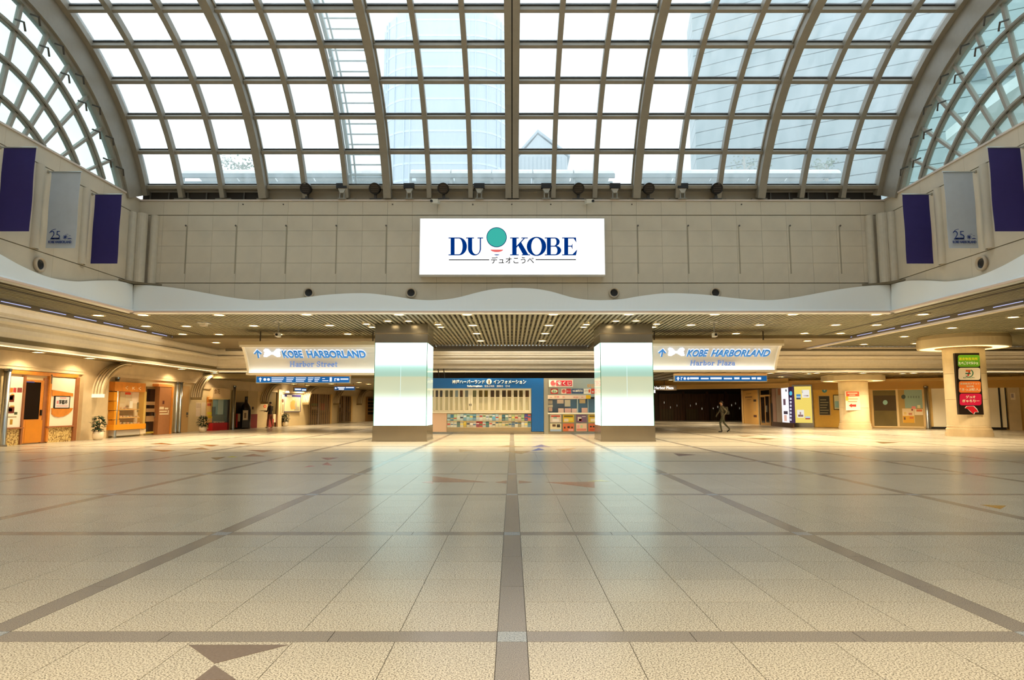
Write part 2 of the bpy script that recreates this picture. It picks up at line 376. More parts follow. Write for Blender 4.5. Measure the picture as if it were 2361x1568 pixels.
for sx, nm in ((-1, 'wall_left'), (1, 'wall_right')):
    ws = swall(nm, MB().box(sx*XW, sx*(XW+.4), YN, YW, 4.9, ZT), M((120, 112, 92), .7))
    n = 10; dw = (YW-YN)/n
    for r, (za, zb) in enumerate(((8.67, 9.2), (6.055, 8.64), (4.95, 6.025))):
        for c in range(n):
            MB().box(sx*(XW-.03), sx*XW, YN+c*dw+.003, YN+(c+1)*dw-.003, za, zb).build('stone_panel', STONE, ws)
    MB().box(sx*(XW-.07), sx*(XW+.4), YN, YW, ZT-.04, ZT+.02).build('coping', M((214, 200, 188), .5), ws)
    for y in (20.7, 18.6, 16.75, 14.7, 12.7, 10.7, 8.7, 6.7):
        MB().lathe((sx*(XW-.03), y, 6.06), [(.14, 0), (.14, 2.57)], 10, PI/2 if sx > 0 else -PI/2, 3*PI/2 if sx > 0 else PI/2).build('pilaster', STONE, ws, smooth=True)
    for (dx, dy, rf) in ((.08, .52, .15), (.3, .3, .21), (.66, .06, .15)):
        MB().lathe((sx*(XW-dx-.0), YW-dy, 6.0), [(0, 0), (rf, 0), (rf, 2.62), (0, 2.62)], 18).build('corner_flute', M((200, 192, 174), .55, var=.04), ws, smooth=False)
    MB().prism([(sx*XW, YW, 5.93), (sx*XW, YW-1.1, 5.93), (sx*(XW-.4), YW-.4, 5.93), (sx*(XW-1.1), YW, 5.93)], (0, 0, .07)).build('corner_shade', M((120, 108, 84), .6), ws)  # dark colour puts in the shade under the corner flutes
# ------------------------------------------------------------------ wavy white fascia
def interp(tab, x):
    if x <= tab[0][0]: return tab[0][1]
    for (a, b), (c, d) in zip(tab, tab[1:]):
        if x <= c:
            t = (x-a)/(c-a); t = t*t*(3-2*t) if False else t
            return b+(d-b)*t
    return tab[-1][1]
def smooth_tab(pts, n=8):   # Catmull-Rom through (x,z) points
    out = []
    for i in range(len(pts)-1):
        p0 = pts[max(i-1, 0)]; p1 = pts[i]; p2 = pts[i+1]; p3 = pts[min(i+2, len(pts)-1)]
        for k in range(n):
            t = k/n
            f = lambda q: .5*((2*p1[q])+(-p0[q]+p2[q])*t+(2*p0[q]-5*p1[q]+4*p2[q]-p3[q])*t*t+(-p0[q]+3*p1[q]-3*p2[q]+p3[q])*t**3)
            out.append((f(0), f(1)))
    return out+[pts[-1]]
wave = [hy(x, y, 23.5) for x, y in ((312, 657), (361, 659), (432, 668), (534, 686), (600, 692), (680, 688), (760, 679), (840, 676), (900, 682), (955, 690), (1000, 692), (1050, 687), (1110, 672), (1150, 665.5), (1190, 664), (1230, 665.5), (1270, 672), (1325, 687), (1374, 692), (1430, 690), (1480, 682), (1540, 676), (1620, 679), (1700, 688), (1770, 692), (1830, 686), (1930, 668), (2000, 659), (2046, 657))]
tabf = smooth_tab([(p.x, p.z) for p in wave], 5)
fas = MB()
def fsec_front(x, zt): return [(x, 23.3, 4.84), (x, 23.3, 4.93), (x, 23.42, 4.98), (x, 23.5, zt), (x, 23.62, zt), (x, 23.7, 4.84)]
pts = [(-14.05, tabf[0][1])]+[t for t in tabf if -14.0 < t[0] < 14.0]+[(14.05, tabf[-1][1])]
fas.strip([0]*6, [fsec_front(x, z) for x, z in pts])
trim1 = fas.build('trim_1', FASC, kind='structure')
MB().box(-14.0, 14.0, 23.24, 23.3, 4.84, 4.9).build('cove_lip', M((232, 208, 190), .4), trim1)
lw = [hx(x, y, -14.02) for x, y in ((0, 585), (51, 613), (102, 635), (142, 645), (183, 649), (229, 647), (274, 648), (311, 657))]
side = [(p.y, p.z) for p in lw]
zz = side[0][1]
side = [(YN, 5.9), (4.5, 5.75), (7.0, 6.05), (9.0, 5.85), (11.0, 6.05), (13.0, 6.0), (15.2, 5.95), (16.4, zz+.12)]+side[0:]
side = [s for i, s in enumerate(side) if i == 0 or s[0] > side[i-1][0]+.02]
tabs = smooth_tab(side, 5)
for k, sx in ((2, -1), (3, 1)):
    mb = MB(); sec = []
    for y, z in tabs:
        y = min(y, 23.42)
        sec.append([(sx*13.9, y, 4.84), (sx*13.9, y, 4.93), (sx*13.98, y, 4.98), (sx*14.04, y, z), (sx*14.12, y, z), (sx*14.15, y, 4.84)])
    t2 = mb.strip([0]*6, sec).build('trim_%d' % k, FASC, kind='structure')
    MB().box(sx*13.84, sx*13.9, YN, 23.3, 4.84, 4.9).build('cove_lip', M((232, 208, 190), .4), t2)
# ------------------------------------------------------------------ stepped cornices
PROF = [(.0, 4.9), (.3, 4.9), (.3, 4.83), (.16, 4.78), (.2, 4.68), (.2, 4.56), (.12, 4.47), (.12, 4.42), (.03, 4.41), (.03, 4.37), (.26, 4.35), (.26, 4.27), (.12, 4.2), (.17, 4.08), (.17, 3.92), (.08, 3.78), (.08, 3.64), (.0, 3.62), (.0, 3.59), (.22, 3.57), (.22, 3.47), (0, 3.45)]
def cornice(name, a, b, n, ext=True):
    a = Vector(a); b = Vector(b); n = Vector(n)
    s = [[p+n*d+Vector((0, 0, z)) for d, z in PROF] for p in (a, b)]
    return MB().strip(PROF, s).build(name, CORN, kind='structure')
c1 = cornice('trim_4', (-17.3, -7, 0), (-17.3, 37.42, 0), (1, 0, 0))
c2 = cornice('trim_5', (-17.3, 37.42, 0), (35.8, 37.42, 0), (0, -1, 0))
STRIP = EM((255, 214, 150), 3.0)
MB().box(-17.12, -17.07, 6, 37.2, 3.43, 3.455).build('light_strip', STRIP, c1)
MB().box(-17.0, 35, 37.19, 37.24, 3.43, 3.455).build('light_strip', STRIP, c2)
for sx in (-1, 1):
    t = T('track_or_added_wash', 'long ceiling light track running along the %s side of the hall' % ('left' if sx < 0 else 'right'), 'lamp', (sx*16.75, 22, ZC-.1))
    x = sx*16.75
    MB().box(x-.09, x+.09, 8, 36.6, ZC-.06, ZC-.0).build('housing', STEELD, t)
    q = x-sx*.11
    MB().box(q-.02, q+.02, 8, 36.8, ZC-.17, ZC-.0).build('shield', M((120, 112, 98), .4), t)
    for i in range(16):
        y = 8.3+i*1.76
        MB().box(x-.04, x+.04, y, y+1.6, ZC-.09, ZC-.06).build('tube', EM((255, 243, 222), 4.0) if sx < 0 else EM((226, 226, 255), 1.0), t)  # left tubes are added to wash the cornice, hidden behind the shield
        MB().box(q-sx*.028-.006, q-sx*.028+.006, y, y+1.3, ZC-.09, ZC-.07).build('led_line', EM((196, 204, 255), 1.1 if i > 4 else .5), t)
    if sx > 0: MB().box(x+.1, x+.3, 12, 36.8, ZC-.2, ZC-.02).build('edge_trim', CORN, t)
t = T('track_or_added_wash', 'long added wash track hidden along the rear cornice', 'lamp', (8, 36.7, ZC-.2))  # added track to brighten the rear cornice; its shield hides the tubes
MB().box(-16.4, 34, 36.62, 36.9, ZC-.2, ZC-.16).build('housing', STEELD, t); MB().box(-16.4, 34, 36.6, 36.64, ZC-.3, ZC-.16).build('shield', M((120, 112, 98), .4), t)
MB().box(-4.3, 4.3, 36.62, 36.9, ZC-.16, ZC-.0).build('housing', STEELD, t)
for i in range(28):
    x = -16.2+i*1.78
    MB().box(x, x+1.66, 36.72, 36.8, ZC-.23, ZC-.2).build('tube', EM((255, 246, 226), 14.0) if -5.2 < x < 4.4 else EM((255, 226, 178), 4.4), t)
# ------------------------------------------------------------------ glazed vault
VC = (16.46, 6.15); VR = 8.2; A0 = math.radians(26.4); NR = 14; DA = (PI-2*A0)/NR
def vp(a, r): return (VC[0]+r*math.cos(a), VC[1]+r*math.sin(a))
win1 = T('window_1', None, None, (0, VC[0], ZT), kind='structure')
NB = 18; PWX = 2*XW/NB
def arc_bar(name, x0, x1, r0, r1, a0, a1, mat, parent, n=16, flat=True):
    mb = MB(); s = []
    a1 = min(a1, PI/2)
    for i in range(n+1):
        a = a0+(a1-a0)*i/n; (y0, z0), (y1, z1) = vp(a, r0), vp(a, r1)
        s.append([(x0, y0, z0), (x1, y0, z0), (x1, y1, z1), (x0, y1, z1)])
    if flat: s.append([(x0, YN, VC[1]+r0), (x1, YN, VC[1]+r0), (x1, YN, VC[1]+r1), (x0, YN, VC[1]+r1)])
    return mb.strip([0]*4, s).build(name, mat, parent)
for i in range(NB+1):
    x = -XW+i*PWX
    if i == 9:
        arc_bar('rib', x-.25, x-.02, 7.85, 8.2, A0-.05, PI-A0+.05, STEELP, win1); arc_bar('rib', x+.02, x+.25, 7.85, 8.2, A0-.05, PI-A0+.05, STEELP, win1)
        arc_bar('joint', x-.02, x+.02, 7.95, 8.15, A0-.05, PI-A0+.05, BLACK, win1)
    elif i in (0, 18): pass
    elif i % 3 == 0:
        arc_bar('rib', x-.14, x+.14, 7.82, 8.18, A0-.05, PI-A0+.05, STEELP, win1)
        arc_bar('rib_flange', x-.19, x+.19, 8.1, 8.2, A0, PI-A0, STEELP, win1)
    else: arc_bar('mullion', x-.085, x+.085, 7.95, 8.2, A0-.05, PI-A0+.05, STEELP, win1)
def cross_bar_mesh(w, t, r0, r1, l):
    return MB().box(-l/2, l/2, r0, r1, -t/2, t/2).mesh('transom', STEELP)
LB = PWX*3-.3
tme = MB().box(-LB/2, LB/2, -.2, .0, -.06, .06).mesh('transom', STEELP)
cap = MB().box(-LB/2, LB/2, -.03, .05, .06, .1).mesh('gasket', M((46, 44, 40), .6))
NQ = 7; NF = 11; DF = (VC[0]-YN)/NF
def node(j): return (A0+DA*j,)+vp(A0+DA*j, VR) if j <= NQ else (PI/2, VC[0]-DF*(j-NQ), VC[1]+VR)
for j in range(NQ+NF):
    a, y, z = node(j)
    for b in range(6):
        x = -XW+PWX*3*(b+.5)
        put('transom', tme, win1, (x, y, z), (a-0, 0, 0)); put('gasket', cap, win1, (x, y, z), (a, 0, 0))
half = VR*math.sin(DA/2)
RM = VR*math.cos(DA/2)
pme = MB().box(-PWX/2+.06, PWX/2-.06, .0, .03, -half+.05, half-.05).mesh('pane', PANE)
for j in range(NQ):
    a = A0+DA*(j+.5); y, z = vp(a, RM)
    for c in range(NB): put('pane', pme, win1, (-XW+PWX*(c+.5), y, z), (a, 0, 0))
pme = MB().box(-PWX/2+.06, PWX/2-.06, .0, .03, -DF/2+.05, DF/2-.05).mesh('pane', PANE)
for j in range(NF):
    for c in range(NB): put('pane', pme, win1, (-XW+PWX*(c+.5), VC[0]-DF*(j+.5), VC[1]+VR), (PI/2, 0, 0))
# gutter box and rail at the foot of the glass
MB().box(-XW, XW, 24.02, 24.12, ZT-.1, 9.72).build('gutter_plate', M((156, 148, 132), .6), win1)
MB().box(-XW, XW, 23.78, 23.98, 9.66, 9.8).build('sill_rail', STEELP, win1)
for x0, x1 in ((-XW, -9.6), (9.6, XW)):
    for k in range(6): MB().box(x0+.3+k*.72, x0+.34+k*.72, 23.9, 24.02, ZT, 9.6).build('gutter_strut', STEELD, win1)
    MB().box(x0, x1, 23.98, 24.02, ZT+.02, 9.62).build('gutter_recess', M((50, 42, 34), .7), win1)
for i in range(1, 18):
    x = -XW+i*PWX
    MB().box(x-.3, x+.3, 23.83, 23.98, ZT+.02, ZT+.1).build('foot_plate', M((132, 126, 112), .5), win1)
# ------------------------------------------------------------------ fan-shaped gables
def clipz(poly, z0):
    out = []
    for i in range(len(poly)):
        p, q = poly[i], poly[(i+1) % len(poly)]
        if p[1] >= z0: out.append(p)
        if (p[1] >= z0) != (q[1] >= z0):
            t = (z0-p[1])/(q[1]-p[1]); out.append((p[0]+(q[0]-p[0])*t, z0))
    return out
RAD = [2.8, 3.9, 4.98, 6.08, 7.06]
for w, sx in ((2, -1), (3, 1)):
    win = T('window_%d' % w, None, None, (sx*(XW+.2), VC[0], ZT), kind='structure')
    xa, xb = sx*(XW+.04), sx*(XW+.17)
    mb = MB(); s = []
    for nm, r0, r1, x0, x1 in (('arch', 7.1, 8.2, XW-.12, XW+.3), ('arch_rim', 6.98, 7.12, XW-.02, XW+.24), ('arch_rim', 7.98, 8.3, XW-.3, XW-.1)):
        arc_bar(nm, sx*x0, sx*x1, r0, r1, A0-.04, PI-A0+.04, STEELP, win, 42)
    zcut = ZT+.01
    for r in RAD[:-1]:
        a1 = math.asin((zcut-VC[1])/r) if r > zcut-VC[1] else None
        if a1 is None: continue
        arc_bar('curved_bar', xa, xb, r-.05, r+.05, a1, PI-a1, STEELP, win, 16, VC[1]+r > ZT+.1)
        arc_bar('bar_face', sx*(XW-.04), sx*(XW+.02), r-.035, r+.035, a1+.01, PI-a1-.01, STEELP, win, 16, VC[1]+r > ZT+.1)
    for j in range(NQ+1):
        a = A0+DA*j; r0 = max(2.8, (zcut-VC[1])/math.sin(a)); r1 = 7.06
        if r0 > r1-.1: continue
        u = Vector((0, math.cos(a), math.sin(a))); t = Vector((0, -math.sin(a), math.cos(a))); c = Vector((0, VC[0], VC[1]))
        ps = [c+u*r0-t*.05, c+u*r1-t*.05, c+u*r1+t*.05, c+u*r0+t*.05]
        ps = [(xa, p.y, max(p.z, zcut)) for p in ps]
        MB().prism(ps, (xb-xa, 0, 0)).build('radial_bar', STEELP, win)
        if 6.08*math.sin(a)+VC[1] > ZT+.3:       # window openers
            for rr, sg in ((6.28, 1), (6.85, -1)):
                p = c+u*rr+t*(.22*sg); x = sx*(XW-.05)
                MB().tube([(x, p.y, p.z), (sx*(XW-.34), p.y-.05, p.z-.12), (sx*(XW-.28), p.y+.1, p.z-.3)], .03, 5).build('window_opener', M((70, 62, 52), .5), win)
    rr = [1.7]+RAD
    for k in range(len(rr)-1):
        for j in range(NQ):
            a, b = A0+DA*j, A0+DA*(j+1); r0, r1 = rr[k]+.05, rr[k+1]-.05; da = .05/max(r1, 1)
            pl = [vp(a+da, r0), vp(a+da, r1), vp((a+b)/2, r1+.02), vp(b-da, r1), vp(b-da, r0)]
            pl = clipz(pl, zcut)
            if len(pl) < 3: continue
            MB().prism([(sx*(XW+.1), y, z) for y, z in pl], (sx*.03, 0, 0)).build('pane', PANE2, win)
    for j in range(NF):
        y1 = VC[0]-DF*j; y0 = y1-DF
        MB().box(min(xa, xb), max(xa, xb), y0-.05, y0+.05, zcut, VC[1]+7.06).build('upright_bar', STEELP, win)
        for k in range(len(rr)-1):
            za, zb = max(zcut, VC[1]+rr[k]+.05), VC[1]+rr[k+1]-.05
            if zb > za+.05: MB().box(sx*(XW+.1), sx*(XW+.13), y0+.05, y1-.05, za, zb).build('pane', PANE2, win)
# ================================================================== LAMPS
def spot(parent, loc, power, col=WARM, size=2.55, blend=1.0, r=.1):
    l = bpy.data.lights.new('downlight_glow', 'SPOT'); l.energy = power; l.color = col; l.spot_size = size; l.spot_blend = blend; l.shadow_soft_size = r
    o = bpy.data.objects.new('downlight_glow', l); COL.objects.link(o); o.parent = parent; o.location = Vector(loc)-OFF[parent.name]
    return o
LENS = EM((255, 226, 170), 16.0)
lens_m = MB().lathe((0, 0, 0), [(0, -.012), (.07, -.012), (.125, 0)], 16).mesh('lens', LENS)
ring_m = MB().lathe((0, 0, 0), [(.125, .02), (.125, -.02), (.17, -.02), (.17, .02), (.125, .02)], 20).mesh('trim_ring', M((200, 188, 160), .4))
ROWS = [
 ('the row just behind the white fascia', ZC, [(227, 726), (330, 725), (505, 725), (707, 724), (920, 724), (1077, 724), (1276, 723.5), (1450, 723.5), (1648, 723.5), (1828, 723.5), (2021, 723.5), (2128, 723.5)], LAMP_W, 1),
 ('the second row behind the fascia', ZC, [(337, 751), (430, 751), (585, 750), (760, 749), (1090, 749), (1266, 749), (1593, 748), (1752, 748), (1927, 748), (2021, 748)], LAMP_W, 1),
 ('the third row behind the fascia', ZC, [(421, 769.5), (505, 770), (643, 770), (802, 769), (1099, 768), (1257, 768), (1697, 768), (1855, 767.5), (1938, 767.5)], LAMP_W, 1),
 ('the rearmost high row above the curved signs', ZC-.16, [(498, 789), (574, 788), (700, 787.5), (842, 787), (1108, 785), (1250, 785), (1516, 784.5), (1645, 784.5), (1786, 784.5), (1862, 785)], LAMP_W*.8, 1),
 ('the cluster around the left lit pillar', ZC, [(845, 746), (858, 753), (894, 739), (942, 739), (1010, 747), (1016, 753)], 60, .8),
 ('the cluster around the right lit pillar', ZC, [(1352, 747), (1346, 753), (1420, 739), (1466, 738.5), (1514, 746), (1506, 753)], 60, .8),
 ('the ceiling beside the big round column', ZC, [(1992, 793), (2085, 775), (2111, 791), (2195, 755), (2336, 730), (2352, 756)], LAMP_W, 1),
 ('the soffit over the left-hand shops', ZL, [(25, 811), (155, 825), (365, 850), (448, 859), (562, 872)], LOW_W*.55, 1),
 ('the low ceiling of the left passage', ZP, [(678, 885), (708, 888.5), (764, 884.5), (828, 881), (850, 885)], LOW_W*1.5, 1),
 ('the low ceiling by the right passage', ZL, [(1524, 879), (1547, 875.5), (1600, 883), (1801, 868), (1864, 861)], LOW_W, 1),
 ('the low ceiling before the right-hand shops', ZL, [(1790, 857.5), (1912, 856), (2023, 856), (2081, 860.5), (2145, 856)], LOW_W*2.2, 1)]
for desc, z, pts, pwr, sc in ROWS:
    for i, (x, y) in enumerate(pts):
        p = hz(x, y, z)
        if desc.startswith('the rearmost') and abs(p.x) < 4.3: p = hz(x, y, ZC)
        p.z -= .012
        if z == ZL: p.y = max(p.y, 38.2) if p.x > -16 else p.y; p.x = max(p.x, -17.62)
        t = T('downlight', '%s warm downlight from the left in %s' % (ORD[i], desc), 'lamp', p, 'recessed round downlights')
        for nm, me in (('lens', lens_m), ('trim_ring', ring_m)):
            o = put(nm, me, t, p); o.scale = (sc*1.45, sc*1.45, 1)
        k = .6 if p.x < -14.2 and z > 4 else (1.7 if p.y > 31 and abs(p.x) < 4 else 1)
        spot(t, p-Vector((0, 0, .06)), pwr*k, size=2.08 if z > 4 else 2.65, blend=1 if z > 4 else .5)
for i, (x, y) in enumerate(((-13.2, 55), (-9, 56), (-12.2, 62), (-8.5, 64))):  # extra lamps added out of sight to brighten the left passage
    p = Vector((x, y, ZP-.012)); t = T('downlight', '%s added warm downlight counted from the hall, deep in the left passage' % ORD[i], 'lamp', p, 'recessed round downlights')
    put('lens', lens_m, t, p); put('trim_ring', ring_m, t, p); spot(t, p-Vector((0, 0, .06)), LOW_W*1.6, size=2.7)
for i, (x, y) in enumerate(((17.2, 52.5), (18.2, 60), (11, 62))):  # lamps added behind the beam to lift the dark right passage
    p = Vector((x, y, ZL-.012)); t = T('downlight', '%s added downlight counted from the hall, in the dark right passage' % ORD[i], 'lamp', p, 'recessed round downlights')
    put('lens', lens_m, t, p); put('trim_ring', ring_m, t, p); spot(t, p-Vector((0, 0, .06)), 900, size=2.8 if y < 62 else 3.12, blend=1 if y < 62 else .3)
# lamps of the same ceiling above and behind the photographer
for ix in range(7):
    for iy in range(3):
        p = Vector((-12+4*ix, -5.5+3.2*iy, ZC-.02))
        t = T('downlight', 'round warm downlight in the near ceiling above the photographer', 'lamp', p, 'near ceiling downlights')
        put('lens', lens_m, t, p); put('trim_ring', ring_m, t, p); spot(t, p-Vector((0, 0, .06)), NEAR_W, size=1.84, blend=.5)
# ================================================================== PILLARS, SIGNS
def pillar_mat():
    m = bpy.data.materials.new('backlit_glass'); m.use_nodes = True; nt = m.node_tree; L = nt.links.new
    p = nt.nodes['Principled BSDF']; p.inputs['Roughness'].default_value = .05; p.inputs['Base Color'].default_value = (.02, .03, .03, 1)
    g = nt.nodes.new('ShaderNodeNewGeometry'); sx = nt.nodes.new('ShaderNodeSeparateXYZ'); L(g.outputs['Position'], sx.inputs[0])
    mr = nt.nodes.new('ShaderNodeMapRange'); mr.inputs[1].default_value = .64; mr.inputs[2].default_value = 4.08; L(sx.outputs[2], mr.inputs[0])
    r = nt.nodes.new('ShaderNodeValToRGB'); e = r.color_ramp.elements
    e[0].position = 0; e[0].color = (.7, 1, .93, 1); e[1].position = 1; e[1].color = (.7, 1, .93, 1)
    for q, c in ((.2, (.7, 1, .93, 1)), (.3, lin((212, 236, 226))+(1,)), (.4, lin((214, 222, 190))+(1,)), (.58, lin((212, 214, 176))+(1,)), (.6, lin((178, 214, 192))+(1,)), (.7, lin((176, 218, 204))+(1,)), (.79, (.95, 1, 1, 1))):
        x = e.new(q); x.color = c
    r2 = nt.nodes.new('ShaderNodeValToRGB'); e = r2.color_ramp.elements
    e[0].position = .2; e[0].color = (1, 1, 1, 1); e[1].position = .83; e[1].color = (1, 1, 1, 1)
    r2.color_ramp.interpolation = 'EASE'
    for q in (.44, .62): x = e.new(q); x.color = (.0, .0, .0, 1)
    L(mr.outputs[0], r.inputs[0]); L(mr.outputs[0], r2.inputs[0])
    a = nt.nodes.new('ShaderNodeMath'); a.operation = 'MULTIPLY_ADD'; a.inputs[1].default_value = 1.1; a.inputs[2].default_value = .95; L(r2.outputs[0], a.inputs[0])
    L(r.outputs[0], p.inputs['Emission Color']); L(a.outputs[0], p.inputs['Emission Strength']); return m
PGL = pillar_mat()
for side, xc in (('left', -4.63), ('right', 4.78)):
    y0, y1 = 26.7, 28.7
    t = T('lit_pillar', 'square pillar clad in glowing white glass, %s of the information counter' % side, 'pillar', (xc, 27.7, 0))
    MB().box(xc-1.14, xc+1.14, y0-.04, y1+.04, 0, .05).box(xc-1.12, xc+1.12, y0-.02, y1+.02, .05, .64).build('steel_base', SATIN, t)
    MB().box(xc-1.1, xc+1.1, y0, y1, 4.08, 4.9).build('steel_head', SATIN, t)
    MB().box(xc-1.105, xc+1.105, y0-.005, y1+.005, 4.44, 4.5).build('head_band', M((170, 162, 146), .35, 1), t)
    MB().box(xc-.9, xc+.9, y0+.2, y1-.2, .64, 4.08).build('core', WHITE, t)
    for k in (0, 1):
        a = xc-1.08+k*1.085
        for yy in (y0, y1-.03): MB().box(a, a+1.075, yy, yy+.03, .645, 4.075).build('glass_panel', PGL, t)
        b = y0+.035+k*.97
        for xx in (xc-1.1, xc+1.07): MB().box(xx, xx+.03, b, b+.96, .645, 4.075).build('glass_panel', PGL, t)
    for xx in (xc-1.1, xc+1.08):
        for yy in (y0, y1-.03): MB().box(xx, xx+.02, yy-.002, yy+.032, .64, 4.08).build('glass_edge', M((70, 140, 118), .2), t)
    MB().box(xc-.006, xc+.006, y0-.004, y0+.03, .645, 4.075).build('glass_joint', EM((226, 250, 252), 1.2), t)
# ------------------------------------------------------------------ large name sign
frs = Fr((0, YW-.42, 0), (1, 0, 0))
t = T('name_sign', 'big white lit box sign with navy and teal logo on the upper wall', 'sign', (0, YW-.3, 6.3))
PB('light_box', frs, (967, 503, 1395, 634), -.38, 0, M((236, 236, 236), .4), t)
PB('lit_face', frs, (968.5, 504.5, 1393.5, 632.5), 0, .012, EM((255, 255, 254), 1.35), t)
ND = (.012, .03); NV = EM((0, 54, 138), .85)
def ring(fr, x, y, rx, ry, ix, iy, a0, a1, d0, d1, mb, n=20):
    o = [(x+rx*math.cos(a0+(a1-a0)*i/n), y-ry*math.sin(a0+(a1-a0)*i/n)) for i in range(n+1)]
    q = [(x+ix*math.cos(a0+(a1-a0)*i/n), y-iy*math.sin(a0+(a1-a0)*i/n)) for i in range(n+1)]
    for i in range(n): ppoly(mb, fr, [o[i], o[i+1], q[i+1], q[i]], d0, d1)
def letters():
    T0, B0 = 547.5, 588.5
    def L(name, fn):
        mb = MB(); fn(mb); mb.build(name, NV, t)
    P = lambda mb, pts: ppoly(mb, frs, pts, *ND)
    R = lambda mb, x0, y0, x1, y1: P(mb, [(x0, y0), (x1, y0), (x1, y1), (x0, y1)])
    def stem(mb, x0, x1, sl, sr):
        R(mb, x0, T0, x1, B0); R(mb, x0-sl, T0, x1+sr, T0+2); R(mb, x0-sl, B0-2, x1+sr, B0)
    def Dl(mb):
        stem(mb, 1039, 1048, 5, 1); R(mb, 1047, T0, 1058, T0+2.2); R(mb, 1047, B0-2.2, 1058, B0)
        ring(frs, 1058, 568, 18.5, 20.5, 8.5, 18.3, -PI/2, PI/2, *ND, mb)
    def Ul(mb):
        R(mb, 1079, T0, 1088.5, 574); R(mb, 1074.5, T0, 1093, T0+2); R(mb, 1106.2, T0, 1109, 574); R(mb, 1101, T0, 1114, T0+2)
        for i in range(16):
            a, b = PI+PI*i/16, PI+PI*(i+1)/16
            o = lambda q: (1094+15*math.cos(q), 573-16*math.sin(q)); n_ = lambda q: (1097.35+8.85*math.cos(q), 573-13.2*math.sin(q))
            P(mb, [o(a), o(b), n_(b), n_(a)])
    def Kl(mb):
        stem(mb, 1181, 1191, 5, 5); P(mb, [(1191, 567), (1208, T0+1), (1211, T0+1), (1191, 571)]); R(mb, 1202, T0, 1217, T0+2)
        P(mb, [(1194, 565), (1202, 559), (1219, B0), (1207, B0)]); R(mb, 1203, B0-2, 1222, B0)
    def Ol(mb): ring(frs, 1237, 568, 22.5, 22, 12, 19.6, 0, 2*PI, *ND, mb, 32)
    def Bl(mb):
        stem(mb, 1261, 1270, 5, 1); 
        for y in (T0, 566.5, B0-2.2): R(mb, 1269, y, 1280, y+2.2)
        ring(frs, 1279, 557.5, 11.5, 10, 4, 8, -PI/2, PI/2, *ND, mb); ring(frs, 1280, 577.5, 14, 11, 5, 8.8, -PI/2, PI/2, *ND, mb)
    def El(mb):
        stem(mb, 1301, 1310, 5, 1); R(mb, 1309, T0, 1328, T0+2.2); R(mb, 1309, B0-2.2, 1328, B0); R(mb, 1309, 566.5, 1320, 568.7)
        P(mb, [(1322, T0+1), (1328, T0), (1329, 559)]); P(mb, [(1320, 561), (1320, 575), (1317, 568)]); P(mb, [(1319, B0-1), (1331, 575), (1328, B0)])
    for n, f in (('letter_d', Dl), ('letter_u', Ul), ('letter_k', Kl), ('letter_o', Ol), ('letter_b', Bl), ('letter_e', El)): L(n, f)
letters()
mb = MB(); ring(frs, 1145, 547, 23.5, 23, 22, 21.5, 0, 2*PI, .012, .032, mb, 36); mb.build('logo_rim', EM((10, 70, 120), .8), t)
PD('logo_disc', frs, 1145, 547, 22.2, 21.7, .012, .03, EM((64, 186, 172), .95), t)
def seg(fr, x, y, hw, h, n=10): return [(x-hw, y)]+[(x+hw, y)]+[(x+hw*math.cos(PI*i/n), y+h*math.sin(PI*i/n)) for i in range(1, n)]
PP('logo_smile', frs, seg(frs, 1145.5, 575.5, 14.5, 5.5), .012, .03, EM((240, 110, 105), .95), t)
PP('logo_sliver', frs, seg(frs, 1145.5, 586.5, 6, 2), .012, .03, NV, t)
BK = EM((20, 20, 20), .8)
PB('rule', frs, (1035, 598, 1128, 600), .012, .02, BK, t); PB('rule', frs, (1235, 597.5, 1328, 599.5), .012, .02, BK, t)
text('デュオこうべ', frs, (1132, 592, 1231, 608), .012, BK, t, bold=.01)
